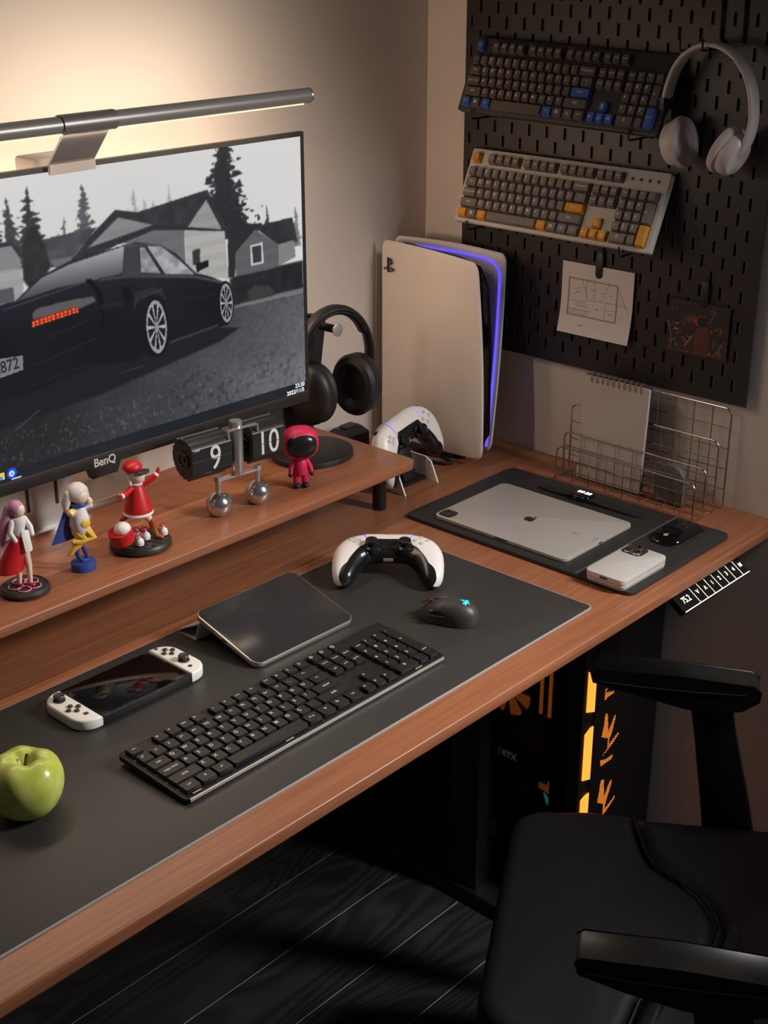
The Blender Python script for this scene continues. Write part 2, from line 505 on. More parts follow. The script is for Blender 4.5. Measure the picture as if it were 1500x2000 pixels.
def paint_screen(nx, nz, x0, x1, z0, z1):
    """grey street photograph with a dark car, painted per vertex; returns linear colours"""
    rng = np.random.RandomState(3)
    X, Zz = np.meshgrid(np.linspace(x0, x1, nx), np.linspace(z0, z1, nz))
    def inside(pts, dx=0.0, dz=0.0):
        res = np.zeros(X.shape, bool)
        n = len(pts)
        bx0 = min(p[0] for p in pts); bx1 = max(p[0] for p in pts); bz0 = min(p[1] for p in pts); bz1 = max(p[1] for p in pts)
        sel = (X >= bx0 - 3) & (X <= bx1 + 3) & (Zz >= bz0 - 3) & (Zz <= bz1 + 3)
        px = (X + dx)[sel]; pz = (Zz + dz)[sel]; r = np.zeros(px.shape, bool)
        for i in range(n):
            xa, za = pts[i]; xb, zb = pts[(i + 1) % n]
            if za == zb: continue
            c = ((za > pz) != (zb > pz)) & (px < (xb - xa) * (pz - za) / (zb - za) + xa)
            r ^= c
        res[sel] = r
        return res
    def noise(cx, cz, s):
        g = np.random.RandomState(s).rand(int(cz) + 3, int(cx) + 3)
        u = (X - x0) / (x1 - x0) * cx; v = (Zz - z0) / (z1 - z0) * cz
        iu = u.astype(int); iv = v.astype(int); fu = u - iu; fv = v - iv
        fu = fu * fu * (3 - 2 * fu); fv = fv * fv * (3 - 2 * fv)
        return (g[iv, iu] * (1 - fu) + g[iv, iu + 1] * fu) * (1 - fv) + (g[iv + 1, iu] * (1 - fu) + g[iv + 1, iu + 1] * fu) * fv
    def blur(a, k):
        for _ in range(k):
            b = np.pad(a, ((1, 1), (1, 1)) + ((0, 0),) * (a.ndim - 2), mode='edge')
            a = (b[1:-1, 1:-1] * 2 + b[:-2, 1:-1] + b[2:, 1:-1] + b[1:-1, :-2] + b[1:-1, 2:]) / 6.0
        return a
    im = np.zeros(X.shape + (3,))
    im[:] = (217, 216, 215)
    im *= (0.985 + 0.03 * (noise(5, 4, 1)))[..., None]
    fine = noise(170, 95, 2); mid = noise(60, 34, 4); big = noise(16, 9, 5)
    def tree(cx, top, base, half, col, dens, seed, soft=1):
        """conifer: drooping layered branches that widen downwards, with gaps"""
        t = (top - Zz) / (top - base)
        n1 = noise(260, 150, seed); n2 = noise(110, 64, seed + 1); n3 = noise(40, 50, seed + 2)
        dx = np.abs(X - cx + 3 * (n3 - 0.5))
        lay = (t * 9 + 0.25 * dx / max(half, 1) * 3 + n3 * 0.9) % 1.0
        w = half * (0.05 + 0.95 * t ** 0.9) * (0.45 + 0.65 * lay) * (0.65 + 0.7 * n2)
        edge = np.clip(1 - dx / np.maximum(w, 0.3), 0, 1)
        m = (t > 0) & (t < 1) & (edge > 0) & (n1 * 0.6 + n2 * 0.4 + edge * 0.55 > dens + 0.12)
        m |= (t > -0.02) & (t < 1) & (dx < 0.5 + half * 0.03 * np.clip(t, 0, 1))
        a = blur(m.astype(float), soft)[..., None]
        im[:] = im * (1 - a) + np.array(col) * (0.85 + 0.3 * n1[..., None]) * a
    for (cx, top, base, half, seed) in ((-300, 357, 318, 13, 41), (-284, 345, 318, 9, 43), (-243, 357, 322, 9, 45), (-268, 340, 320, 8, 47)):
        tree(cx, top, base, half, (168, 166, 165), 0.55, seed, 2)
    tree(-378, 373, 300, 22, (86, 88, 92), 0.45, 11, 1)
    tree(-408, 336, 300, 12, (96, 98, 102), 0.5, 13, 1)
    tree(-419, 318, 295, 9, (80, 82, 86), 0.4, 15, 1)
    tree(-486, 370, 290, 26, (62, 64, 68), 0.42, 17, 1)
    tree(-457, 379, 285, 30, (54, 56, 60), 0.38, 19, 1)
    tree(-540, 372, 290, 30, (58, 60, 64), 0.4, 27, 1)
    tree(-148, 425, 270, 62, (44, 47, 51), 0.36, 21, 1)
    tree(-150, 400, 275, 46, (38, 41, 45), 0.22, 23, 1)
    tree(-73, 306, 268, 8, (70, 72, 76), 0.3, 25, 1)
    tree(-18, 296, 240, 16, (120, 121, 122), 0.5, 29, 2)
    # street
    ground = Zz < (178 + 0.03 * X * 0 + np.where(X > -147, (X + 147) * 0.03, 0))
    g = np.clip((X + 520) / 520, 0, 1) ** 1.4
    v = 38 + 72 * g * np.clip(1.15 - (Zz - 20) / 400, 0.6, 1.2)
    v = v + 13 * (fine - 0.5) * (0.4 + g) + 10 * (big - 0.5)
    v = v + 30 * np.clip((noise(230, 130, 53) - 0.74) * 7, 0, 1) * (Zz < 80) * (1 - g * 0.6)
    v = v - 16 * np.clip((noise(110, 62, 51) - 0.62) * 6, 0, 1) * ((Zz < 120) & (X > -260)) * np.clip((130 - Zz) / 60, 0, 1)
    im[ground] = np.stack([v * 0.985, v * 1.0, v * 1.06], -1)[ground]
    kerb = inside([(-147, 176), (-6, 179), (-6, 169), (-147, 171)])
    im[kerb] = (116, 117, 120)
    for nm, c, pts in PIC:
        if c is None: continue
        pts = [(x - 90 if -560 < x < -496 else x, z) for x, z in pts]
        m = inside(pts)
        a = m.astype(float)
        a = blur(a, 5 if nm in ('shadow', 'shrub', 'bush', 'hedge') else 1)[..., None]
        cc = np.zeros(X.shape + (3,)); cc[:] = c
        if nm == 'rearwin':
            cc *= (0.55 + 0.75 * np.clip((Zz - 246) / 42, 0, 1))[..., None]
        elif nm in ('wallR', 'garwall', 'gableR', 'gableL', 'hface', 'farleftgarage'):
            cc *= (0.94 + 0.06 * np.sign(np.sin(Zz * 2.1)))[..., None]
        elif nm in ('fwin', 'qwin'):
            cc *= (0.78 + 0.3 * noise(90, 60, 31))[..., None]
        elif nm in ('roof', 'midroof', 'hroof', 'hedge', 'bush'):
            cc *= (0.85 + 0.3 * mid)[..., None]
        elif nm == 'body':
            cc *= (0.8 + 0.9 * np.clip((Zz - 205) / 90, 0, 1) + 0.2 * big)[..., None]
        im[:] = im * (1 - a) + cc * a
    # eaves and trim
    # body highlights
    for (xa, za, xb, zb, w, c) in ((-322, 289, -262, 280, 2.2, 84), (-262, 280, -206, 233, 1.3, 66), (-318, 252, -210, 229, 1.8, 74), (-300, 214, -262, 222, 1.4, 70), (-250, 205, -172, 196, 1.0, 44), (-360, 215, -330, 214, 5.0, 40), (-455, 190, -380, 203, 1.2, 44), (-208, 229, -160, 212, 1.6, 80), (-480, 135, -380, 143, 1.2, 40), (-505, 238, -384, 252, 1.6, 78), (-470, 160, -372, 176, 1.0, 52), (-256, 146, -172, 153, 0.9, 92), (-340, 121, -300, 122, 1.0, 74), (-508, 82, -470, 100, 2.2, 70)):
        t = np.clip(((X - xa) * (xb - xa) + (Zz - za) * (zb - za)) / ((xb - xa) ** 2 + (zb - za) ** 2), 0, 1)
        d = np.hypot(X - xa - t * (xb - xa), Zz - za - t * (zb - za))
        a = np.clip(1 - d / w, 0, 1)[..., None] * 0.8
        im[:] = im * (1 - a) + np.array((c, c * 1.02, c * 1.08)) * a
    # wheels
    for (cx, cz, rx, rz, sk) in ((-277, 171, 17, 37, -0.12), (-154, 181, 11.5, 28, -0.12)):
        u = (X - cx) / rx; w = (Zz - cz - sk * (X - cx)) / rz
        r = np.hypot(u, w); th = np.arctan2(w, u)
        sp = np.cos(th * 10) * 0.5 + 0.5
        rim = (r < 1) & (r > 0.84)
        spoke = (r < 0.86) & (sp > 0.62 + 0.25 * r)
        hub = r < 0.2
        im[r < 1] = (26, 27, 31)
        im[rim] = (150, 152, 156); im[spoke] = (178, 179, 182); im[hub] = (140, 141, 145)
    # tail lamp
    m = inside([(-467, 217), (-400, 223), (-398, 215), (-467, 209)])
    dots = (np.sin((X + 467) * 2 * math.pi / 6.0) > -0.35) & (np.sin((Zz - 209 - (X + 467) * 0.088) * 2 * math.pi / 4.2) > -0.55)
    im[m] = (150, 28, 14); im[m & dots] = (255, 112, 62)
    im = blur(im, 1)
    # number plate
    m = inside([(-560, 182), (-485, 176), (-487, 158), (-560, 150)])
    im[m] = (122, 124, 128)
    # task bar
    tb = Zz < 33
    im[tb] = (30, 34, 42)
    def disc(cx, cz, r, c):
        im[np.hypot(X - cx, Zz - cz) < r] = c
    disc(-519, 27.5, 7.2, (24, 84, 220)); disc(-519, 27, 3.8, (225, 238, 250)); disc(-518.6, 26.6, 1.8, (60, 130, 230))
    im[(np.abs(X + 513) < 7) & (np.abs(Zz - 19.6) < 0.8)] = (205, 214, 226)
    im[(np.abs(X + 537) < 7) & (np.abs(Zz - 27) < 5)] = (246, 205, 84)
    im[(np.abs(X + 537) < 5) & (np.abs(Zz - 24.5) < 2)] = (70, 150, 220)
    im = np.clip(im, 0, 255) / 255.0
    return np.where(im <= 0.04045, im / 12.92, ((im + 0.055) / 1.055) ** 2.4)

mat('bezel', S(40, 38, 36), 0.42)
mat('bezel_accent', S(92, 66, 46), 0.4)
sm = bpy.data.materials.new('screen_picture'); sm.use_nodes = True
b = sm.node_tree.nodes['Principled BSDF']
at = sm.node_tree.nodes.new('ShaderNodeAttribute'); at.attribute_name = 'pic'
b.inputs['Base Color'].default_value = (0.004, 0.004, 0.005, 1)
b.inputs['Roughness'].default_value = 0.32
b.inputs['Specular IOR Level'].default_value = 0.25
sm.node_tree.links.new(at.outputs['Color'], b.inputs['Emission Color'])
b.inputs['Emission Strength'].default_value = 0.92

MZ = 0.104   # lower edge of the monitor above the shelf board
mon = thing('monitor', 'wide desktop monitor showing a dark car on a grey street', 'monitor', (-0.474, -0.175, 0.838), (0, 0, R(-1.7)))
mw, mh = 0.757, 0.401
obj('back_shell', MB().slab(rrect(mw - 0.006, mh - 0.006, 0.012, 4, -mw / 2, mh / 2), 0, 0.016, 0.004, 0, T=tr(0, 0.006, MZ, rx=90) @ Matrix.Scale(-1, 4, (0, 0, 1)), seg=3), 'black_plastic', mon)
obj('rear_bulge', MB().slab(rrect(0.40, 0.24, 0.03, 5, -mw / 2, mh / 2), 0, 0.03, 0.012, 0, T=tr(0, 0.020, MZ, rx=90) @ Matrix.Scale(-1, 4, (0, 0, 1)), seg=3), 'black_plastic', mon)
fr = MB()
fr.box(-mw, 0, -0.0005, 0.008, MZ + mh - 0.0062, MZ + mh)
fr.box(-0.0060, 0, -0.0005, 0.008, MZ, MZ + mh - 0.0062)
fr.box(-mw, -mw + 0.006, -0.0005, 0.008, MZ, MZ + mh - 0.0062)
obj('bezel', fr, 'bezel', mon, smooth=0)
TV = tr(0, 0, MZ, rx=90)      # x right, y up on the monitor face, z towards the viewer
ch = obj('chin', MB().slab([(-mw, 0.0), (-0.404, 0.0), (-0.399, -0.0155), (-0.359, -0.0155), (-0.352, 0.0), (0, 0.0), (0, 0.0165), (-mw, 0.0165)], -0.010, 0.001, 0.0006, 0, T=TV), 'bezel', mon)
obj('accent_strip', MB().box(-mw + 0.002, -0.002, 0.0160, 0.0168, 0.0, 0.0013, TV), 'bezel_accent', ch, smooth=0)
hl = MB()
for hx in (-0.179, -0.160, -0.141, -0.122, -0.103):
    hl.lathe([(0.0008, 0.0009), (0.0008, 0.0012)], 8, T=TV @ tr(hx, 0.0135 - 0.0025, 0))
obj('button_marks', hl, 'black_gloss', ch)
lg = MB()
put_text(lg, 'BenQ', 0.0165, TV @ tr(-0.3785, 0.006, 0.0014), 0.022, 0.92)
obj('logo', lg, mat('logo_white', S(205, 203, 198), 0.4), ch, smooth=0)
nx, nz = 780, 400
X0, X1, Z0, Z1 = -751.0, -6.0, 17.0, 395.0
colr = paint_screen(nx, nz, X0, X1, Z0, Z1)
gx, gz = np.meshgrid(np.linspace(X0, X1, nx) / 1000, np.linspace(Z0, Z1, nz) / 1000 + MZ)
co = np.stack([gx, np.full_like(gx, 0.0004), gz], -1).reshape(-1, 3)
idx = np.arange(nx * nz).reshape(nz, nx)
q = np.stack([idx[:-1, :-1], idx[:-1, 1:], idx[1:, 1:], idx[1:, :-1]], -1).reshape(-1, 4)
me = bpy.data.meshes.new('screen')
me.vertices.add(len(co)); me.vertices.foreach_set('co', co.ravel())
me.loops.add(q.size); me.loops.foreach_set('vertex_index', q.ravel().astype(np.int32))
me.polygons.add(len(q)); me.polygons.foreach_set('loop_start', np.arange(0, q.size, 4, dtype=np.int32))
me.update(); me.validate()
ca = me.color_attributes.new('pic', 'FLOAT_COLOR', 'POINT')
ca.data.foreach_set('color', np.concatenate([colr.reshape(-1, 3), np.ones((nx * nz, 1))], 1).ravel())
scr = link('screen', me, sm, mon)
scr['label'] = 'lit screen with a grey street photograph'
st = MB()
put_text(st, '23:20', 0.0088, TV @ tr(-0.0185, 0.0290, 0.0003), 0.01)
put_text(st, '2022/11/5', 0.0088, TV @ tr(-0.0275, 0.0205, 0.0003), 0.01)
obj('clock_text', st, mat('screen_white', S(235, 238, 242), 0.5, emit=0.9), scr, smooth=0)
st = MB(); put_text(st, 'TD2872', 0.021, TV @ tr(-0.522, 0.1665, 0.0003, rz=3), 0.02, 0.85)
obj('plate_text', st, mat('screen_dark', S(40, 42, 46), 0.5), scr, smooth=0)
# stand
cc = -mw / 2 - 0.075
sx = -0.443
col = obj('stand_column', MB().slab(rrect(0.128, 0.040, 0.006, 3, sx, 0.098), 0.004, 0.30, 0.0), 'silver_brushed', mon)
for gx_ in (sx - 0.012, sx + 0.034):
    obj('groove', MB().slab(rrect(0.0040, 0.09, 0.0019, 4, gx_, 0.0), 0, 0.0012, 0.0, T=tr(0, 0.0779, 0.079, rx=90)), mat('groove_dark', S(40, 30, 26), 0.6), col)
obj('stand_base', MB().slab(rrect(0.29, 0.075, 0.004, 3, sx + 0.035, 0.126), 0.0, 0.012, 0.0015, 0), 'silver', mon)
obj('stand_foot', MB().slab(rrect(0.105, 0.062, 0.004, 3, sx + 0.03, 0.098), 0.0, 0.004, 0.001, 0), 'silver', mon)
obj('stand_neck', MB().box(sx - 0.04, sx + 0.04, 0.045, 0.085, 0.20, 0.29), 'black_plastic', mon, smooth=0)

# warm glowing strip added behind the monitor to brighten the wall
bs = obj('added_glow_strip', MB().box(-0.62, -0.14, 0.0505, 0.0530, MZ + 0.245, MZ + 0.257), mat('added_glow', S(255, 214, 160), 0.5, emit=2.0, emit_col=S(255, 190, 120)), mon, smooth=0)
for lx in (-0.60, -0.44, -0.26, -0.09):  # added point lights that spread the warm glow over wall and console
    ld = bpy.data.lights.new('added_wall_glow', 'POINT'); ld.energy = 1.7 if lx < -0.4 else 1.1; ld.color = (1.0, 0.70, 0.48); ld.shadow_soft_size = 0.04
    lo = bpy.data.objects.new('added_wall_glow', ld); COL.objects.link(lo); lo.parent = mon; lo.location = (lx, 0.068, MZ + 0.251)

# ------------------------------------------------------------------ monitor light bar
bx = -0.866
mat('bar_grey', S(168, 162, 158), 0.36, 0.3)
mat('sleeve_grey', S(150, 144, 140), 0.36, 0.4)
mat('lamp_lens', S(255, 240, 214), 0.4, emit=1.4, emit_col=S(255, 214, 158))
bar = thing('monitor_light_bar', 'grey tubular light bar clamped on top of the monitor', 'lamp', (bx, -0.205, 1.343), (0, 0, R(-0.4)))
BZ = 0.0535
br = 0.0103
H = 0.369
obj('tube', MB().lathe([(br, -H), (br, H)], 40, T=tr(0, 0, BZ, ry=90)), 'bar_grey', bar)
for s in (-1, 1):
    obj('end_cap', MB().lathe([(br * 0.96, 0), (br * 1.0, 0.0005), (br, 0.0035), (br * 0.8, 0.0048), (0.001, 0.005)], 40, T=tr(s * H, 0, BZ, ry=90 * s)), 'silver', bar)
obj('sleeve', MB().lathe([(br + 0.0002, -0.0395), (br + 0.0018, -0.0392), (br + 0.0018, 0.0392), (br + 0.0002, 0.0395)], 40, T=tr(0, 0, BZ, ry=90)), 'sleeve_grey', bar)
obj('front_lens', MB().box(-H + 0.01, H - 0.01, -0.0045, 0.0045, BZ - br - 0.0006, BZ - br + 0.001), 'lamp_lens', bar, smooth=0)
obj('rear_lens', MB().box(-0.30, 0.30, br - 0.001, br + 0.0007, BZ - 0.004, BZ + 0.004), 'lamp_lens', bar, smooth=0)
cl = obj('clamp', MB().slab([(-0.034, 0.0), (0.033, 0.0), (0.033, 0.0028), (-0.034, 0.0028)], 0, 0.052, 0.0, T=tr(0, 0.004, BZ - br - 0.0005, rx=-(180 - 42))), 'sleeve_grey', bar, smooth=0)
obj('front_lip', MB().box(-0.035, 0.032, 0.0330, 0.0385, -0.0090, 0.0030), 'sleeve_grey', cl, smooth=0)
obj('counterweight', MB().slab(rrect(0.066, 0.05, 0.008, 4, -0.001, 0.090), -0.06, 0.006, 0.004), 'white_matte', cl)
for (nm, lx, ly, lz, sx_, sy_, e, target, col_) in (
        ('bar_front_light', 0, 0.0, BZ - br - 0.0020, 0.70, 0.008, 2.0, (0.0, -0.30, -0.62), (1.0, 0.78, 0.58)),
        ('bar_rear_light', 0.02, br + 0.0015, BZ, 0.70, 0.008, 0.88, (0.0, 0.30, BZ + 0.02), (1.0, 0.86, 0.66))):
    ld = bpy.data.lights.new(nm, 'AREA'); ld.shape = 'RECTANGLE'; ld.size = sx_; ld.size_y = sy_; ld.energy = e; ld.color = col_
    lo = bpy.data.objects.new(nm, ld); COL.objects.link(lo); lo.parent = bar; lo.location = (lx, ly, lz)
    lo.rotation_euler = (Vector(target) - Vector((lx, ly, lz))).to_track_quat('-Z', 'X').to_euler()
    # long side along the bar
    dirv = (Vector(target) - Vector((lx, ly, lz))).normalized()
    xax = Vector((1, 0, 0)); zax = -dirv; yax = zax.cross(xax).normalized(); xax = yax.cross(zax)
    lo.rotation_euler = Matrix((xax, yax, zax)).transposed().to_euler()

# ------------------------------------------------------------------ flip clock
ck = thing('flip_clock', 'black flip clock on chrome balls reading 9 10', 'clock', (-0.668, -0.2235, 0.838), (0, 0, R(-6)))
mat('flap_black', S(34, 34, 35), 0.35)
mat('digit_white', S(226, 222, 216), 0.5)
for s in (-1, 1):
    prof = []
    for k in range(13):
        a = R(-50 + 140 * k / 12)
        prof.append((max(0.0195 * math.cos(a), 0.0004), 0.0150 + 0.0195 * math.sin(a)))
    ft = obj('ball_foot', MB().lathe([(0.0115, 0.0)] + prof, 32, T=tr(s * 0.0345, 0, 0)), 'chrome', ck)
    obj('post', MB().lathe([(0.0042, 0.032), (0.0042, 0.054)], 16, T=tr(s * 0.0345, 0, 0)), 'silver', ft)
    obj('nut', MB().lathe([(0.0062, 0.0505), (0.0062, 0.0575)], 6, T=tr(s * 0.0345, 0, 0)), 'silver', ft)
obj('crossbar', MB().box(-0.0345, 0.0345, -0.0045, 0.0045, 0.0508, 0.0535), 'silver', ck, smooth=0)
obj('column', MB().lathe([(0.0094, 0.0535), (0.0097, 0.0545), (0.0097, 0.130), (0.0088, 0.1335), (0.004, 0.1335)], 28), 'silver', ck)
def drum(x0, x1, txt, tx, size, small=None):
    Rr = 0.0285
    zc = 0.0945
    yc = 0.004
    prof = []
    for k in range(28):
        a = 2 * math.pi * k / 28
        y = Rr * math.cos(a); z = Rr * math.sin(a)
        prof.append((max(y, -0.0205), z))
    rs = [[(x, yc + y, zc + z) for y, z in prof] for x in (x0, x1)]
    d = obj('flap_drum', MB().rings(rs), 'flap_black', ck, smooth=30)
    g = MB()
    yf = yc - 0.0205 - 0.0004
    put_text(g, txt, size, tr(tx, yf, zc - 0.001, rx=90), 0.004, 0.80)
    if small: put_text(g, small, 0.0062, tr(x0 + 0.008, yf, zc + 0.0175, rx=90), 0.01)
    obj('digits', g, 'digit_white', d, smooth=0)
    obj('flap_split', MB().box(x0 - 0.0004, x1 + 0.0004, yf - 0.0002, yf + 0.002, zc - 0.0004, zc + 0.0004), 'black_gloss', d, smooth=0)
    fl = MB()
    for k in range(12):
        a = R(-96 + k * 17.0)
        fl.box(x0 + 0.001, x1 - 0.001, Rr - 0.004, Rr + 0.0035, -0.00035, 0.00035, tr(0, yc, zc) @ Matrix.Rotation(a, 4, 'X'))
    obj('leaf_stack', fl, 'flap_black', d, smooth=0)
    for xe, sgn in ((x0, -1), (x1, 1)):
        obj('hub', MB().lathe([(0.0125, 0), (0.0125, 0.0025), (0.009, 0.0025), (0.009, 0.001), (0.004, 0.001), (0.004, 0.0035), (0.001, 0.0035)], 20, T=tr(xe, yc, zc, ry=90 * sgn)), 'black_gloss', d)
drum(-0.0860, -0.0200, '9', -0.0475, 0.050, 'AM')
drum(0.0170, 0.0720, '10', 0.0440, 0.050)
obj('axle', MB().lathe([(0.003, -0.03), (0.003, 0.03)], 10, T=tr(0, 0.004, 0.0945, ry=90)), 'silver', ck)
obj('dial_plate', MB().lathe([(0.0005, 0), (0.0150, 0), (0.0150, 0.0015), (0.0005, 0.0015)], 28, T=tr(0.0, 0.010, 0.075, rx=90)), 'white_matte', ck)
cp = MB()
for xx in (-0.024, 0.026):
    cp.box(xx - 0.0012, xx + 0.0012, -0.0172, -0.0165, 0.116, 0.127)
    cp.box(min(xx, 0), max(xx, 0), -0.0172, -0.0100, 0.1258, 0.127)
obj('flap_catch', cp, 'silver', ck, smooth=0)

# ------------------------------------------------------------------ headphone stand and black headphones
wood('black_wood', S(20, 20, 20), S(40, 38, 37), stretch=(30, 30, 2.0), scale=3, rough=0.5)
hs = thing('headphone_stand', 'black wooden headphone stand on the shelf behind the monitor edge', 'headphone stand', (-0.445, -0.150, 0.838))
obj('base', MB().slab(circ(0.062, 48, 0.0, 0.0, rx=0.068), 0.0, 0.009, 0.002, 0), 'black_wood', hs)
path = [(-0.026, 0.026, 0.0085), (-0.022, 0.036, 0.013), (-0.012, 0.043, 0.035), (0.004, 0.046, 0.075), (0.026, 0.046, 0.13), (0.042, 0.044, 0.19), (0.047, 0.042, 0.212)]
ws = [0.060, 0.056, 0.052, 0.046, 0.038, 0.030, 0.026]
sec = [[(-w, -0.006), (w, -0.006), (w, 0.006), (-w, 0.006)] for w in ws]
obj('upright', MB().sweep(path, sec, (1, 0, 0)), 'black_wood', hs)
pin = obj('hook_pin', MB().lathe([(0.0065, -0.004), (0.0065, 0.052)], 20, T=tr(0.047, 0.040, 0.197, rx=90)), 'black_metal', hs)
obj('pin_disc', MB().lathe([(0.0095, 0), (0.0105, 0.001), (0.0105, 0.003), (0.0095, 0.0035)], 28, T=tr(0.047, -0.012, 0.197, rx=90)), 'silver_brushed', pin)

def arch(cx, cz, rx, rz, n, a0, a1):
    return [(cx + rx * math.cos(R(a0 + (a1 - a0) * k / n)), 0, cz + rz * math.sin(R(a0 + (a1 - a0) * k / n))) for k in range(n + 1)]
mat('hp_black', S(30, 29, 29), 0.48)
mat('hp_pad', S(24, 23, 23), 0.55, bump=0.15, bscale=500)
hp = thing('headphones', 'black over-ear headphones hanging on the black stand', 'headphones', (-0.388, -0.146, 1.048), (0, 0, R(-12)))
ap = arch(0, -0.068, 0.068, 0.084, 24, -12, 192)
rr_ = [[(0.012 * math.cos(2 * math.pi * k / 12), 0.0058 * math.sin(2 * math.pi * k / 12)) for k in range(12)] for _ in ap]
obj('headband', MB().sweep(ap, rr_, (0, 1, 0)), 'hp_black', hp)
apd = arch(0, -0.068, 0.063, 0.079, 20, 30, 150)
obj('headband_pad', MB().sweep(apd, [[(0.0125 * math.cos(2 * math.pi * k / 12), 0.0050 * math.sin(2 * math.pi * k / 12)) for k in range(12)] for _ in apd], (0, 1, 0)), 'hp_pad', hp)
for s in (-1, 1):
    T = tr(-0.004 + s * 0.042, -0.006, -0.112, rz=22) @ tr(ry=(90 if s > 0 else -90)) @ tr(rz=0)
    def oval(rx, ry, z): return [(rx * math.cos(2 * math.pi * k / 32), ry * math.sin(2 * math.pi * k / 32), z) for k in range(32)]
    # local z points outwards
    cup = obj('ear_cup', MB().rings([oval(0.049, 0.040, 0.000), oval(0.050, 0.041, 0.006), oval(0.049, 0.040, 0.013), oval(0.042, 0.033, 0.020), oval(0.022, 0.017, 0.0235)], T), 'hp_black', hp)
    obj('cushion', MB().rings([oval(0.026, 0.018, -0.006), oval(0.030, 0.022, -0.014), oval(0.038, 0.029, -0.018), oval(0.047, 0.038, -0.015), oval(0.051, 0.042, -0.008), oval(0.049, 0.040, 0.000)], T, cap0=True), 'hp_pad', cup)
    obj('slider', MB().tube([(s * 0.0665, 0, -0.084), (s * 0.0675, -0.001, -0.094), (s * 0.0620, -0.002, -0.104), (s * 0.053, -0.004, -0.110)], 0.0065, 10), 'hp_black', cup)

# ------------------------------------------------------------------ small collectible figures on the shelf (plain dolls)
mat('skin', S(236, 205, 186), 0.5)
mat('fig_red', S(196, 28, 34), 0.42)
mat('fig_white', S(232, 228, 224), 0.45)
mat('fig_mauve', S(186, 128, 158), 0.5)
mat('fig_silver', S(212, 204, 200), 0.5)
mat('fig_yellow', S(236, 190, 76), 0.5)
mat('fig_blue', S(44, 66, 136), 0.5)
mat('fig_pink', S(206, 34, 82), 0.5)
mat('fig_black', S(34, 33, 33), 0.55)
mat('fig_brown', S(170, 82, 34), 0.45)
mat('fig_base', S(46, 43, 42), 0.45)
mat('fig_gold', S(200, 160, 84), 0.3, 0.9)

def limb(mb, pts, rs, n=10):
    mb.tube(pts, 0.003, n, rr=rs)
    mb.ell(pts[0], (rs[0],) * 3, 10, 6); mb.ell(pts[-1], (rs[-1],) * 3, 10, 6)
    return mb

# doll with mauve hair
f1 = thing('figurine', 'doll figurine with long mauve hair and red skirt, leftmost on shelf', 'figurine', (-1.032, -0.224, 0.838), group='figurines on the shelf')
obj('base', MB().lathe([(0.029, 0), (0.0315, 0.002), (0.0315, 0.006), (0.0285, 0.009), (0.0285, 0.0082), (0.001, 0.0082)], 40), 'fig_base', f1)
ring = MB()
for k in range(5):
    a = 2 * math.pi * k / 5 + 0.3
    ring.tube([(0.0125 * math.cos(a) + 0.0085 * math.cos(t), 0.0125 * math.sin(a) + 0.0085 * math.sin(t), 0.0088) for t in [2 * math.pi * j / 14 for j in range(14)]], 0.0009, 6, closed=True)
obj('base_ornament', ring, mat('fig_rose', S(222, 132, 158), 0.5), f1)
lg_ = MB(); limb(lg_, [(-0.006, 0.002, 0.011), (-0.006, 0.0, 0.036), (-0.003, 0.0, 0.066)], [0.0026, 0.0042, 0.0062]); limb(lg_, [(0.005, -0.006, 0.011), (0.006, -0.004, 0.036), (0.004, 0.0, 0.066)], [0.0026, 0.0042, 0.0062])
obj('legs', lg_, 'skin', f1)
sh_ = MB(); sh_.ell((-0.006, 0.0005, 0.0105), (0.0035, 0.006, 0.0025), 10, 6); sh_.ell((0.005, -0.008, 0.0105), (0.0035, 0.006, 0.0025), 10, 6)
obj('shoes', sh_, 'fig_red', f1)
sk = MB()
sk.rings([[(r * math.cos(a) + ox, r * 0.8 * math.sin(a) + oy, z) for a in [2 * math.pi * k / 20 for k in range(20)]] for r, z, ox, oy in ((0.0175, 0.030, -0.013, 0.008), (0.0165, 0.045, -0.010, 0.006), (0.0135, 0.062, -0.004, 0.003), (0.0085, 0.080, 0, 0))])
obj('skirt', sk, 'fig_red', f1)
obj('apron', MB().slab(rrect(0.011, 0.028, 0.003, 3), 0, 0.002, 0.0005, T=tr(0.003, -0.0095, 0.071, rx=78)), 'fig_white', f1)
to = MB(); to.lathe([(0.0078, 0.078), (0.0070, 0.084), (0.0098, 0.095), (0.0085, 0.101), (0.003, 0.104)], 18)
limb(to, [(-0.009, -0.001, 0.098), (-0.015, -0.004, 0.086), (-0.012, -0.009, 0.076)], [0.0034, 0.0036, 0.003]); limb(to, [(0.009, -0.001, 0.098), (0.014, -0.004, 0.086), (0.012, -0.010, 0.078)], [0.0034, 0.0036, 0.003])
obj('torso', to, 'fig_white', f1)
obj('head', MB().ell((0.001, -0.002, 0.1115), (0.0082, 0.0082, 0.0095), 18, 12), 'skin', f1)
ha = MB(); ha.ell((-0.0005, 0.001, 0.114), (0.0102, 0.0098, 0.0100), 18, 12)
limb(ha, [(-0.005, 0.007, 0.112), (-0.014, 0.009, 0.092), (-0.022, 0.008, 0.072), (-0.027, 0.006, 0.056)], [0.0072, 0.0070, 0.0052, 0.002])
obj('hair', ha, 'fig_mauve', f1)

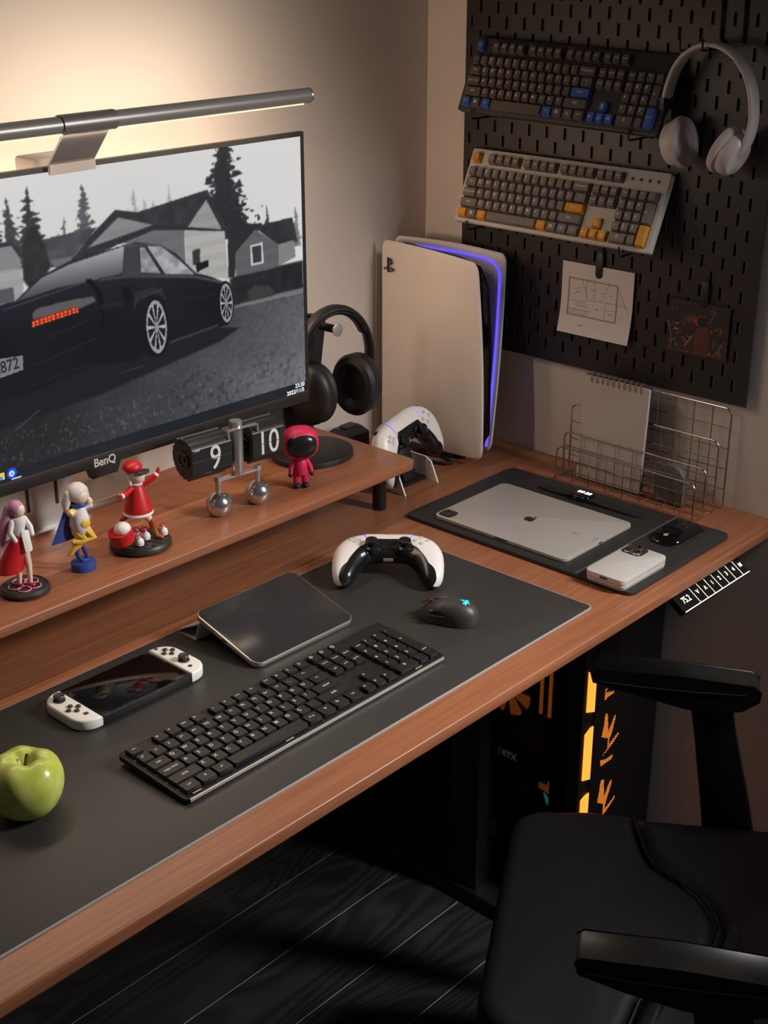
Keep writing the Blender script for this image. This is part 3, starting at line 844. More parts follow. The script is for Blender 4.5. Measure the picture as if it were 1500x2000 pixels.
# doll in white and yellow on a blue stand
f2 = thing('figurine', 'white and yellow doll figurine with blue cape on blue stand', 'figurine', (-0.942, -0.224, 0.838), group='figurines on the shelf')
obj('base', MB().slab(circ(0.0155, 32, 0, 0, rx=0.0165), 0, 0.011, 0.0012, 0), 'fig_blue', f2)
arc = MB(); arc.tube([(0.010 - 0.018 * math.sin(R(a)), 0.0, 0.026 - 0.017 * math.cos(R(a))) for a in range(0, 190, 15)], 0.003, 10)
arc.tube([(0.010, 0.004, 0.010), (0.0, 0.002, 0.040)], 0.0026, 8)
obj('stand_arm', arc, 'fig_blue', f2)
bd = MB(); bd.lathe([(0.003, 0.046), (0.0095, 0.052), (0.0135, 0.063), (0.0125, 0.074), (0.0085, 0.086), (0.0055, 0.092)], 20)
limb(bd, [(-0.010, -0.003, 0.085), (-0.017, -0.008, 0.086), (-0.020, -0.013, 0.088)], [0.004, 0.0055, 0.0035]); limb(bd, [(0.010, -0.001, 0.085), (0.016, -0.002, 0.086), (0.015, -0.003, 0.094)], [0.004, 0.0055, 0.0035])
obj('body', bd, 'fig_white', f2)
tg = MB(); limb(tg, [(0.004, -0.003, 0.056), (0.012, -0.008, 0.044), (-0.002, -0.003, 0.040), (-0.012, 0.0, 0.042)], [0.0085, 0.0068, 0.0052, 0.003]); limb(tg, [(-0.004, 0.0, 0.054), (0.004, -0.003, 0.042), (-0.010, 0.002, 0.032), (-0.016, 0.004, 0.024)], [0.0085, 0.0064, 0.005, 0.0028])
obj('legs', tg, 'fig_yellow', f2)
sl = MB(); sl.ell((-0.018, -0.010, 0.087), (0.0062, 0.0055, 0.0055), 12, 8); sl.ell((0.0155, -0.002, 0.090), (0.0058, 0.005, 0.0058), 12, 8); sl.ell((0.001, -0.0115, 0.067), (0.0075, 0.003, 0.007), 12, 8)
obj('sleeves', sl, 'fig_yellow', f2)
obj('head', MB().ell((0.001, -0.004, 0.1035), (0.0110, 0.0105, 0.0115), 18, 12), 'skin', f2)
ha = MB(); ha.ell((0.0, 0.0005, 0.1075), (0.0150, 0.0135, 0.0135), 18, 12); limb(ha, [(-0.012, 0.002, 0.108), (-0.016, 0.003, 0.096), (-0.017, 0.003, 0.086)], [0.0060, 0.0062, 0.0028]); limb(ha, [(0.012, 0.002, 0.108), (0.015, 0.003, 0.097), (0.015, 0.002, 0.088)], [0.0055, 0.0052, 0.0026])
obj('hair', ha, 'fig_silver', f2)
obj('scarf', MB().tube([(0.0085 * math.cos(t), -0.001 + 0.0085 * math.sin(t), 0.0925) for t in [2 * math.pi * j / 16 for j in range(16)]], 0.0034, 8, closed=True), 'fig_blue', f2)
cp_ = MB()
n = 12; rs = []
for j in range(n):
    t = j / (n - 1); z = 0.090 - 0.048 * t; w = 0.006 + 0.013 * t
    rs.append([(-0.008 - 0.011 * t + w * math.cos(a), 0.008 + 0.003 * t + 0.0028 * math.sin(a), z) for a in [2 * math.pi * k / 12 for k in range(12)]])
obj('cape', cp_.rings(rs), 'fig_blue', f2)

# doll in red coat
f3 = thing('figurine', 'red coated doll figurine with red cap on round dark base', 'figurine', (-0.846, -0.222, 0.838), group='figurines on the shelf')
b3 = obj('base', MB().lathe([(0.039, 0), (0.042, 0.003), (0.042, 0.007), (0.0395, 0.0105), (0.001, 0.0105)], 44), 'fig_base', f3)
for rr0, rr1, nn in ((0.013, 0.0215, 8), (0.0225, 0.030, 13), (0.031, 0.0385, 18)):
    for k in range(nn):
        a0 = 2 * math.pi * (k + 0.06) / nn; a1 = 2 * math.pi * (k + 0.94) / nn
        pts = [(r * math.cos(a), r * math.sin(a)) for r, a in ((rr0, a0), (rr1, a0), (rr1, (a0 + a1) / 2), (rr1, a1), (rr0, a1), (rr0, (a0 + a1) / 2))]
        obj('paving_stone', MB().slab(pts, 0.0104, 0.0118, 0.0004, 0, seg=1), 'fig_base', b3, smooth=0)
lg_ = MB(); limb(lg_, [(0.012, -0.012, 0.034), (0.007, -0.006, 0.046), (0.004, 0, 0.058)], [0.0046, 0.0056, 0.0064]); limb(lg_, [(-0.010, 0.008, 0.045), (-0.006, 0.004, 0.052), (-0.004, 0, 0.060)], [0.0044, 0.0052, 0.0062])
obj('legs', lg_, 'skin', f3)
bt = MB(); limb(bt, [(0.018, -0.024, 0.0135), (0.0145, -0.018, 0.015), (0.0135, -0.0145, 0.024), (0.012, -0.012, 0.036)], [0.0030, 0.0038, 0.0040, 0.0054]); limb(bt, [(-0.018, 0.014, 0.040), (-0.014, 0.011, 0.043), (-0.010, 0.008, 0.046)], [0.003, 0.004, 0.0048])
obj('boots', bt, 'fig_brown', f3)
obj('coat', MB().lathe([(0.0195, 0.052), (0.0185, 0.058), (0.0145, 0.070), (0.0100, 0.084), (0.0070, 0.090), (0.003, 0.092)], 26), 'fig_red', f3)
obj('petticoat', MB().lathe([(0.0195, 0.0475), (0.0205, 0.049), (0.0190, 0.0535), (0.004, 0.054)], 26), 'fig_white', f3)
ar = MB(); limb(ar, [(-0.008, 0.0, 0.086), (-0.019, -0.004, 0.084), (-0.028, -0.007, 0.083)], [0.0042, 0.0040, 0.0042]); limb(ar, [(0.008, -0.001, 0.086), (0.017, -0.006, 0.091), (0.024, -0.010, 0.097)], [0.0042, 0.0040, 0.0042])
obj('sleeves', ar, 'fig_red', f3)
cu = MB(); cu.ell((-0.0295, -0.0075, 0.083), (0.004, 0.004, 0.004), 10, 8); cu.ell((0.0255, -0.0105, 0.0985), (0.004, 0.004, 0.004), 10, 8); cu.lathe([(0.002, 0.0885), (0.0085, 0.090), (0.0085, 0.0925), (0.003, 0.0945)], 18)
obj('cuffs_and_collar', cu, 'fig_white', f3)
gl = MB(); limb(gl, [(-0.031, -0.008, 0.083), (-0.037, -0.009, 0.087)], [0.0028, 0.002]); limb(gl, [(0.027, -0.011, 0.100), (0.029, -0.012, 0.107)], [0.0028, 0.002])
obj('gloves', gl, 'fig_red', f3)
obj('head', MB().ell((0.001, -0.003, 0.102), (0.0098, 0.0095, 0.0105), 18, 12), 'skin', f3)
ha = MB(); ha.ell((0.0, 0.0005, 0.104), (0.0122, 0.0112, 0.0112), 18, 12); limb(ha, [(-0.009, 0.002, 0.100), (-0.0105, -0.001, 0.092)], [0.005, 0.0025]); limb(ha, [(0.009, 0.002, 0.100), (0.0105, -0.001, 0.092)], [0.005, 0.0025])
obj('hair', ha, 'fig_silver', f3)
cap = obj('cap', MB().ell((-0.003, 0.002, 0.1145), (0.0135, 0.0125, 0.0085), 20, 10), 'fig_red', f3)
obj('cap_peak', MB().slab(circ(0.006, 20, 0, 0, rx=0.010), 0, 0.0018, 0.0006, T=tr(0.0030, -0.0125, 0.109, rx=14)), 'fig_black', cap)
obj('bag', MB().lathe([(0.006, 0.0), (0.0145, 0.004), (0.0165, 0.014), (0.0170, 0.022), (0.0150, 0.0225), (0.012, 0.020), (0.001, 0.020)], 26, T=tr(-0.034, -0.010, 0.016, ry=-14)), 'fig_red', f3)
obj('white_ball', MB().ell((-0.036, -0.011, 0.039), (0.0115, 0.0115, 0.0100), 18, 12), 'fig_white', f3)
for (ox, oy) in ((-0.007, -0.004), (0.0, -0.013), (0.026, -0.018), (-0.018, -0.022)):
    o_ = obj('round_ornament', MB().lathe([(0.002, 0.0), (0.0055, 0.002), (0.0062, 0.006), (0.0048, 0.010), (0.0012, 0.013), (0.001, 0.016)], 16, T=tr(ox, oy, 0.0115)), 'fig_white', f3)
    t_ = MB(); t_.ell((ox - 0.003, oy, 0.0285), (0.0038, 0.0022, 0.0018), 8, 6); t_.ell((ox + 0.003, oy, 0.0285), (0.0038, 0.0022, 0.0018), 8, 6)
    obj('red_top', t_, 'fig_red', o_)

# pink toy figure
f4 = thing('toy_figure', 'small pink suited toy figure with oversized dark head beside flip clock', 'toy', (-0.551, -0.232, 0.838), (0, 0, R(-34)))
lg_ = MB(); limb(lg_, [(-0.0065, 0, 0.008), (-0.006, 0, 0.024)], [0.0052, 0.0062]); limb(lg_, [(0.0065, 0, 0.008), (0.006, 0, 0.024)], [0.0052, 0.0062])
lg_.lathe([(0.0095, 0.022), (0.0105, 0.030), (0.0098, 0.042), (0.006, 0.047)], 18)
limb(lg_, [(-0.0095, 0, 0.041), (-0.014, -0.001, 0.032), (-0.0155, -0.003, 0.025)], [0.0042, 0.004, 0.0036]); limb(lg_, [(0.0095, 0, 0.041), (0.014, -0.001, 0.032), (0.0155, -0.003, 0.025)], [0.0042, 0.004, 0.0036])
obj('suit', lg_, 'fig_pink', f4)
bk = MB(); bk.ell((-0.0065, -0.003, 0.0045), (0.0055, 0.0085, 0.0046), 12, 8); bk.ell((0.0065, -0.003, 0.0045), (0.0055, 0.0085, 0.0046), 12, 8); bk.ell((-0.016, -0.004, 0.022), (0.0038, 0.0038, 0.0042), 10, 8); bk.ell((0.016, -0.004, 0.022), (0.0038, 0.0038, 0.0042), 10, 8)
obj('boots_and_gloves', bk, 'fig_black', f4)
def sbox(rx, ry, rz, p, cz, nu=28, nv=18, cy=0.0):
    rs = []
    for j in range(nv + 1):
        v = R(-90 + 180 * j / nv); row_ = []
        for k in range(nu):
            u = 2 * math.pi * k / nu
            x, y, z = math.cos(v) * math.cos(u), math.cos(v) * math.sin(u), math.sin(v)
            g = (abs(x) ** p + abs(y) ** p + abs(z) ** p) ** (1 / p)
            row_.append((rx * x / g, cy + ry * y / g, cz + rz * z / g))
        rs.append(row_)
    return MB().rings(rs)
obj('helmet', sbox(0.0275, 0.0215, 0.0255, 2.4, 0.0705), 'fig_pink', f4)
obj('visor', sbox(0.0235, 0.0150, 0.0195, 2.5, 0.0700, cy=-0.0090), mat('fig_visor', S(30, 30, 32), 0.25), f4)

# ------------------------------------------------------------------ game controllers
from mathutils.bvhtree import BVHTree
mat('ctrl_white', S(230, 224, 220), 0.36)
mat('ctrl_black', S(24, 24, 26), 0.26)
mat('ctrl_led', S(120, 96, 255), 0.5, emit=0.8)
def make_controller(label, loc, rot, group):
    t = thing('game_controller', label, 'controller', loc, rot, group)
    half = [(0.0, 0.0150, 0.0250, 0.0150, 0.0), (0.018, 0.0150, 0.0255, 0.0155, 0.0), (0.034, 0.0125, 0.0265, 0.0165, 0.0), (0.047, 0.0050, 0.0270, 0.0180, -0.0005), (0.0550, -0.0080, 0.0245, 0.0180, -0.002), (0.0595, -0.0250, 0.0205, 0.0170, -0.004), (0.0620, -0.0420, 0.0170, 0.0155, -0.0065), (0.0630, -0.0560, 0.0125, 0.0120, -0.0085), (0.0632, -0.0630, 0.0060, 0.0065, -0.0090), (0.0632, -0.0645, 0.0008, 0.001, -0.0092)]
    ctl = [(-x, y, a, b, z) for x, y, a, b, z in reversed(half[1:])] + half
    arr = np.array(ctl); m = len(arr)
    d = np.concatenate([[0], np.cumsum(np.hypot(np.diff(arr[:, 0]), np.diff(arr[:, 1])))])
    ts = np.linspace(0, d[-1], 73)
    # smooth interpolation
    P = np.stack([np.interp(ts, d, arr[:, k]) for k in range(5)], 1)
    for _ in range(3):
        Q = P.copy(); Q[1:-1] = (P[:-2] + 2 * P[1:-1] + P[2:]) / 4; P = Q
    T_ = np.gradient(P[:, :2], axis=0); T_ /= np.linalg.norm(T_, axis=1)[:, None]
    nph = 40
    grid = []
    for i in range(len(P)):
        nrm = (-T_[i, 1], T_[i, 0])
        row_ = []
        for k in range(nph):
            f = 2 * math.pi * k / nph
            c, s = math.cos(f), math.sin(f)
            c = math.copysign(abs(c) ** 0.8, c); s = math.copysign(abs(s) ** 0.8, s)
            row_.append((P[i, 0] + nrm[0] * P[i, 2] * c, P[i, 1] + nrm[1] * P[i, 2] * c, P[i, 4] + P[i, 3] * s))
        grid.append(row_)
    N = len(P)
    US = [abs(i / (N - 1) * 2 - 1) for i in range(N)]
    FW = [float(np.interp(u, [0, 0.14, 0.22, 0.34, 0.55, 0.75, 0.92, 1.0], [86, 86, 84, 108, 108, 98, 70, 40])) for u in US]
    def pt(i, deg, off=0.0):
        nrm = (-T_[i, 1], T_[i, 0]); f = R(deg); c, s = math.cos(f), math.sin(f)
        c = math.copysign(abs(c) ** 0.8, c); s = math.copysign(abs(s) ** 0.8, s)
        return (P[i, 0] + nrm[0] * (P[i, 2] + off) * c, P[i, 1] + nrm[1] * (P[i, 2] + off) * c, P[i, 4] + (P[i, 3] + off) * s)
    def strip(i0, i1, fa, fb, m_, off=0.0):
        vs = [pt(i, fa(i) + (fb(i) - fa(i)) * k / m_, off) for i in range(i0, i1 + 1) for k in range(m_ + 1)]
        w_ = m_ + 1
        return vs, [(r_ * w_ + k, r_ * w_ + k + 1, (r_ + 1) * w_ + k + 1, (r_ + 1) * w_ + k) for r_ in range(i1 - i0) for k in range(m_)]
    wv, wf = strip(0, N - 1, lambda i: -38, lambda i: FW[i], 16)
    bv, bf = strip(0, N - 1, lambda i: FW[i], lambda i: 322, 26)
    bbm = MB().add(bv, bf)
    obj('black_body', bbm, 'ctrl_black', t, smooth=70)
    w = obj('white_shell', MB().add(wv, wf), 'ctrl_white', t, smooth=70)
    bv_all = BVHTree.FromPolygons([Vector(p) for p in wv + bv], [tuple(f) for f in wf] + [tuple(i + len(wv) for i in f) for f in bf])
    def topz(x, y):
        h_ = bv_all.ray_cast(Vector((x, y, 0.1)), Vector((0, 0, -1)))[0]
        return h_.z if h_ else 0.014
    ic = (N - 1) // 2
    k0, k1 = ic - 9, ic + 9
    tv, tf = strip(k0, k1, lambda i: 18, lambda i: FW[i] + 2, 10, 0.0007)
    tp = obj('touchpad', MB().add(tv, tf), 'ctrl_white', t, smooth=70)
    for ii, s in ((k0, -1), (k1, 1)):
        obj('light_strip', MB().tube([pt(ii, d_, 0.0006) for d_ in (20, 34, 48, 60, 72, 84)], 0.0005, 6), 'ctrl_led', tp)
    for s in (-1, 1):
        zt0 = topz(s * 0.0235, -0.0005)
        st = obj('thumb_stick', MB().lathe([(0.0125, zt0 - 0.006), (0.0115, zt0 + 0.0008), (0.0085, zt0 + 0.0030), (0.0052, zt0 + 0.0036), (0.0052, zt0 + 0.0066), (0.0090, zt0 + 0.0080), (0.0094, zt0 + 0.0100), (0.0086, zt0 + 0.0115), (0.0060, zt0 + 0.0107), (0.0005, zt0 + 0.0107)], 28, T=tr(s * 0.0235, -0.0005, 0)), 'ctrl_black', t)
        obj('bumper', MB().slab(rrect(0.028, 0.010, 0.004, 4, s * 0.044, 0.0285), -0.006, 0.003, 0.003), 'ctrl_black', t)
    mat('ctrl_mark', S(196, 190, 188), 0.3)
    for (bx_, by_) in ((0.0470, 0.0205), (0.0470, 0.0035), (0.0385, 0.0120), (0.0555, 0.0120)):
        obj('button', MB().lathe([(0.0034, -0.002), (0.0034, 0.0005), (0.0028, 0.0010), (0.0003, 0.0010)], 18, T=tr(bx_, by_, topz(bx_, by_))), 'ctrl_mark', w)
    for a in range(4):
        T = tr(-0.0470, 0.0120, 0, rz=90 * a)
        obj('direction_key', MB().slab([(-0.0028, 0.0035), (0, 0.0012), (0.0028, 0.0035), (0.0030, 0.0082), (-0.0030, 0.0082)], -0.003, 0.0007, 0.0004, T=tr(z=topz(-0.0470 + 0.006 * math.cos(R(90 + 90 * a)), 0.0120 + 0.006 * math.sin(R(90 + 90 * a)))) @ T), 'ctrl_mark', w)
    obj('usb_port', MB().box(-0.007, 0.007, -0.0118, -0.0085, -0.004, 0.000), 'alu_light', t, smooth=0)
    pb = MB(); put_text(pb, 'PS', 0.007, tr(0, -0.0015, topz(0, -0.0015) + 0.0003))
    obj('emblem', pb, 'dark_plastic', t, smooth=0)
    return t
c1 = make_controller('white and black game controller lying on the desk mat', (-0.555, -0.412, 0.7835), (R(9), 0, R(-49)), 'white game controllers')
c2 = dup(c1, (-0.277, -0.197, 0.835), (R(66), R(-9), R(4)), 'white and black game controller propped upright on charging stand', 'white game controllers')

# charging stand
cs = thing('charging_stand', 'charging stand with white fins and black post below upright controller', 'charging stand', (-0.277, -0.19, 0.752))
for s, x in ((-1, -0.0415), (1, 0.0405)):
    obj('fin', MB().slab([(0.030, 0.0), (-0.046, 0.0), (-0.030, 0.034), (-0.018, 0.040), (0.030, 0.040)], -0.0016, 0.0016, 0.0006, T=tr(x, 0, 0) @ Matrix(((0, 0, 1, 0), (1, 0, 0, 0), (0, 1, 0, 0), (0, 0, 0, 1)))), 'white_plastic', cs)
obj('base_plate', MB().box(-0.040, 0.039, -0.020, 0.030, 0.0, 0.006), 'black_plastic', cs, smooth=0)
obj('post', MB().slab(rrect(0.030, 0.020, 0.004, 3, 0.0, 0.0), 0.004, 0.078, 0.002, T=tr(0.006, -0.008, 0, rx=-16)), 'black_plastic', cs)

# small dark box behind the shelf, and cables
ab = thing('power_adapter', 'small black faceted box behind the shelf near the corner', 'adapter', (-0.262, -0.055, 0.752))
obj('body', MB().slab([(-0.032, -0.020), (0.030, -0.020), (0.034, 0.0), (0.030, 0.024), (-0.032, 0.024)], 0.0, 0.062, 0.010, 0.002, seg=1), 'black_plastic', ab, smooth=0)
obj('cover', MB().slab(rrect(0.030, 0.020, 0.004, 3), 0.062, 0.066, 0.001), 'dark_plastic', ab)
tag(obj('cable', MB().tube([(-0.215, -0.045, 0.757), (-0.19, -0.12, 0.756), (-0.176, -0.17, 0.7555), (-0.168, -0.195, 0.7555), (-0.158, -0.20, 0.7555), (-0.148, -0.185, 0.7555), (-0.140, -0.16, 0.7555)], 0.0032, 8), 'black_rubber'), 'black cable curling on the desk by the white console', 'cable')

# ------------------------------------------------------------------ game console
gc = thing('game_console', 'tall white game console with blue light between its shells', 'game console', (-0.11, -0.13, 0.752))
mat('shell_white', S(222, 214, 206), 0.48)
mat('led_blue', S(110, 92, 255), 0.5, emit=0.9, emit_col=S(104, 86, 255))
def bil(c, s, t):   # c: rear bottom, front bottom, rear top, front top
    return [((c[0][k] * (1 - s) + c[1][k] * s) * (1 - t) + (c[2][k] * (1 - s) + c[3][k] * s) * t) for k in range(3)]
def plate(corners, bow, outw, nm, thick=0.005):
    # outline in (s, t) with rounded corners, mapped on a gently bowed surface
    n = 26
    rs_f, rs_b = [], []
    mb = MB()
    def P(s, t, off):
        p = bil(corners, s, t)
        e = math.sin(math.pi * max(0, min(1, t)))
        p[1] += -bow[0] * e * s                    # front edge bulges forward
        p[0] += outw * (bow[1] * math.sin(math.pi * s) * 1.0 + off)
        p[2] += bow[2] * math.sin(math.pi * s) * (2 * t - 1) + (bow[3] * s * s * (1 - t))
        return (p[0], p[1], p[2])
    out = rrect(1.0, 1.0, 0.05, 5, 0.5, 0.5)
    out = [(x, y) for x, y in out]
    # dense: subdivide edges
    dense = []
    for i in range(len(out)):
        a, b_ = out[i], out[(i + 1) % len(out)]
        L_ = math.hypot(b_[0] - a[0], b_[1] - a[1]); k = max(1, int(L_ / 0.06))
        for j in range(k): dense.append((a[0] + (b_[0] - a[0]) * j / k, a[1] + (b_[1] - a[1]) * j / k))
    def ringat(f, off):
        return [P(0.5 + (x - 0.5) * f, 0.5 + (y - 0.5) * f, off) for x, y in dense]
    rings_ = [ringat(f, -thick) for f in (0.02, 0.3, 0.6, 0.85, 0.97)] + [ringat(0.992, -thick * 0.9), ringat(1.0, -thick * 0.5), ringat(0.992, -thick * 0.1)] + [ringat(f, 0.0) for f in (0.975, 0.85, 0.6, 0.3, 0.02)]
    mb.rings(rings_)
    o = obj(nm, mb, 'shell_white', gc, (0.11, 0.13, -0.752), smooth=50)
    return o, P
LP = [(-0.142, -0.022, 0.768), (-0.142, -0.253, 0.768), (-0.137, -0.018, 1.114), (-0.138, -0.229, 1.104)]
pl, PL = plate(LP, (0.006, 0.004, 0.004, 0.0), -1, 'side_shell')
RP = [(-0.088, -0.006, 0.766), (-0.083, -0.229, 0.762), (-0.092, -0.010, 1.113), (-0.047, -0.222, 1.104)]
pr, PR = plate(RP, (0.004, 0.003, 0.004, 0.0), 1, 'side_shell')
bd = MB(); bd.slab([(-0.035, 0.760), (-0.205, 0.760), (-0.228, 0.80), (-0.226, 0.96), (-0.216, 1.055), (-0.200, 1.084), (-0.16, 1.094), (-0.035, 1.100)], -0.131, -0.094, 0.004, T=Matrix(((0, 0, 1, 0.0), (1, 0, 0, 0), (0, 1, 0, 0), (0, 0, 0, 1))))
body = obj('black_core', bd, 'black_gloss', gc, (0.11, 0.13, -0.752))
obj('usb_slot', MB().box(-0.1175, -0.1145, -0.2285, -0.225, 0.905, 0.922), 'black_rubber', body, smooth=0)
obj('foot', MB().slab(circ(0.055, 32, -0.114, -0.13, rx=0.04), 0.752, 0.765, 0.002, 0), 'black_plastic', gc, (0.11, 0.13, -0.752))
led = MB()
led.tube([PR(0.962, t, -0.0075) for t in [0.03 + 0.86 * k / 18 for k in range(19)]] + [PR(0.945, 0.925, -0.0075), PR(0.90, 0.95, -0.0075)] + [PR(s, 0.96, -0.0075) for s in (0.8, 0.7, 0.6, 0.5, 0.4, 0.3, 0.2)], 0.0021, 6)
obj('light_edge', led, 'led_blue', pr, (0, 0, 0))
led = MB()
led.tube([PL(0.955, t, -0.0075) for t in [0.06 + 0.8 * k / 18 for k in range(19)]], 0.0012, 6)
obj('light_edge', led, 'led_blue', pl, (0, 0, 0))
# emblem on the shell
lgo = MB()
TL_ = Matrix(((0, 0, -1, -0.1436), (-1, 0, 0, -0.0405), (0, 1, 0, 1.0740), (0, 0, 0, 1)))
def em(pts): lgo.slab(pts, 0.0, 0.0012, 0, T=TL_)
em([(-0.0030, -0.0115), (0.0010, -0.0130), (0.0010, 0.0120), (-0.0030, 0.0135)])
em([(0.0010, 0.0120), (0.0055, 0.0100), (0.0078, 0.0065), (0.0072, 0.0015), (0.0030, 0.0012), (0.0030, 0.0035), (0.0050, 0.0035), (0.0052, 0.0062), (0.0034, 0.0080), (0.0010, 0.0085)])
em([(-0.0035, -0.0030), (-0.0100, -0.0056), (-0.0112, -0.0082), (-0.0090, -0.0092), (-0.0035, -0.0075), (-0.0035, -0.0058), (-0.0082, -0.0074), (-0.0088, -0.0068), (-0.0035, -0.0048)])
em([(0.0018, -0.0042), (0.0090, -0.0048), (0.0125, -0.0070), (0.0105, -0.0094), (0.0018, -0.0122), (0.0018, -0.0102), (0.0088, -0.0082), (0.0092, -0.0072), (0.0018, -0.0062)])
obj('emblem', lgo, 'black_gloss', pl, (0, 0, 0), smooth=0)

# ------------------------------------------------------------------ gaming mouse
mat('mouse_body', S(58, 56, 55), 0.45)
mat('led_cyan', S(40, 190, 235), 0.5, emit=1.3, emit_col=S(50, 190, 245))
ms = thing('gaming_mouse', 'dark grey gaming mouse with glowing blue emblem on the mat', 'mouse', (-0.607, -0.566, 0.7539), (0, 0, R(20)))
ms.scale = (0.82, 0.82, 0.86)
rs = []
nu = 36
for j in range(15):
    v = j / 14.0
    ang = R(90 * v)
    row_ = []
    for k in range(nu):
        u = 2 * math.pi * k / nu
        cx, sy = math.cos(u), math.sin(u)
        waist = 1 - 0.13 * math.exp(-((sy - 0.05) / 0.38) ** 2) * (1 - v * 0.6)
        nose = 0.86 if sy > 0.6 else 1.0
        w = 0.030 * waist * (0.92 + 0.08 * nose)
        r_ = math.cos(ang) ** 0.75 if v < 1 else 0.01
        tall = 0.036
        z = 0.001 + tall * math.sin(ang) ** 0.9
        y = 0.052 * sy * r_ - 0.008 * math.sin(ang)
        x = w * math.copysign(abs(cx) ** 0.85, cx) * r_
        z *= (1.0 - 0.30 * max(0, y / 0.052) ** 1.3)
        row_.append((x, y, z))
    rs.append(row_)
mb_ = obj('shell', MB().rings(rs), 'mouse_body', ms, smooth=70)
obj('scroll_wheel', MB().lathe([(0.0078, -0.0032), (0.0085, -0.002), (0.0085, 0.002), (0.0078, 0.0032)], 24, T=tr(0, 0.026, 0.0215, ry=90)), 'black_rubber', ms)
obj('wheel_ring', MB().lathe([(0.0087, -0.0006), (0.0087, 0.0006)], 24, T=tr(-0.0024, 0.026, 0.0215, ry=90)), mat('accent_red', S(200, 40, 40), 0.5, emit=0.3), ms)
obj('button_split', MB().tube([(0, 0.045, 0.0205), (0, 0.036, 0.0262), (0, 0.018, 0.0325), (0, 0.006, 0.0352)], 0.0007, 6), 'black_rubber', ms)
obj('side_button', MB().slab(rrect(0.026, 0.0055, 0.002, 3), 0, 0.003, 0.0008, T=tr(-0.0275, 0.010, 0.021, rz=90) @ tr(rx=72)), 'black_gloss', ms)
obj('side_light', MB().tube([(-0.0295, 0.022, 0.0165), (-0.0298, 0.010, 0.0168), (-0.0296, -0.004, 0.0178)], 0.0005, 6), mat('led_green', S(52, 78, 36), 0.5), ms)
# emblem: three twisted strands, laid on the back of the shell
em_ = MB()
from mathutils.bvhtree import BVHTree
bvh_m = BVHTree.FromPolygons([v.co.copy() for v in mb_.data.vertices], [tuple(p.vertices) for p in mb_.data.polygons])
def on_mouse(x, y, lift=0.0004):
    h_, n_, i_, d_ = bvh_m.ray_cast(Vector((x, y, 0.2)), Vector((0, 0, -1)))
    return (h_.x, h_.y, h_.z + lift) if h_ else (x, y, 0.03)
for pts in ([(-0.0008, -0.008), (0.0012, -0.004), (0.0008, 0.000), (0.0026, 0.004), (0.0012, 0.0082), (-0.0004, 0.0045), (-0.0012, 0.0008), (-0.0022, -0.004)],
            [(-0.0010, -0.0010), (-0.0040, 0.0018), (-0.0080, 0.0016), (-0.0060, -0.0008), (-0.0092, -0.0036), (-0.0050, -0.0030), (-0.0030, -0.0044)],
            [(0.0014, -0.0008), (0.0044, 0.0018), (0.0082, 0.0012), (0.0062, -0.0012), (0.0090, -0.0042), (0.0052, -0.0032), (0.0034, -0.0046)]):
    cxm = sum(p[0] for p in pts) / len(pts); cym = sum(p[1] for p in pts) / len(pts)
    ring_ = [on_mouse(0.001 + x * 1.1, -0.0300 + y * 1.1) for x, y in pts]
    cen_ = on_mouse(0.001 + cxm * 1.1, -0.0300 + cym * 1.1)
    em_.add(ring_ + [cen_], [(i, (i + 1) % len(pts), len(pts)) for i in range(len(pts))])
obj('emblem', em_, 'led_cyan', ms, smooth=0)

# ------------------------------------------------------------------ small tablet on folded cover
tb = thing('small_tablet', 'small silver tablet propped up on a folded grey cover', 'tablet', (-0.787, -0.480, 0.7539), (0, 0, R(-1.0)))
TT = tr(0, 0, 0.0005, rx=14.5)
tw, td = 0.176, 0.126
out = rrect(tw, td, 0.013, 6, 0, td / 2)
fr = obj('frame', MB().slab(out, 0.0, 0.0075, 0.0012, 0.001, T=TT), mat('tab_silver', S(206, 200, 192), 0.32, 0.8), tb)
obj('glass', MB().slab(inset(out, 0.0013), 0.0074, 0.0078, 0.0002, 0, T=TT), mat('tab_glass', S(48, 47, 48), 0.2, spec=0.14), tb)
sp = MB()
for side in (-1, 1):
    for k in range(8):
        yy = td / 2 + side * (0.022 + 0.0042 * k)
        sp.lathe([(0.0009, 0), (0.0009, 0.0006)], 8, T=TT @ tr(-tw / 2 - 0.0003, yy, 0.0038, ry=90))
obj('speaker_holes', sp, 'black_rubber', fr)
obj('usb_port', MB().slab(rrect(0.0085, 0.0026, 0.0012, 4), 0, 0.0006, 0, T=TT @ tr(-tw / 2 - 0.0004, td / 2, 0.0038, rz=90) @ tr(rx=90)), 'black_rubber', fr)
mat('folio', S(178, 170, 162), 0.62)
fo = MB()
zt = 0.0315
ybk = td * math.cos(R(14.5))
tri = [(ybk - 0.012, zt - 0.0045), (ybk + 0.036, 0.0004), (ybk - 0.004, 0.0004)]
def panel(a, b_, x0, x1, th=0.0016):
    d = Vector((b_[0] - a[0], b_[1] - a[1])).normalized(); n_ = Vector((-d.y, d.x)) * th
    vs = [(x, p[0] + o_[0], p[1] + o_[1]) for x in (x0, x1) for p, o_ in ((a, (0, 0)), (b_, (0, 0)), (b_, n_), (a, n_))]
    return vs, [(3, 2, 1, 0), (4, 5, 6, 7), (0, 1, 5, 4), (1, 2, 6, 5), (2, 3, 7, 6), (3, 0, 4, 7)]
cvr = None
for a, b_ in ((tri[1], tri[0]), (tri[1], tri[2]), (tri[2], tri[0])):
    vs, fs = panel(a, b_, -tw / 2 - 0.001, tw / 2)
    obj('cover_panel', MB().add(vs, fs), 'folio', tb, smooth=0)

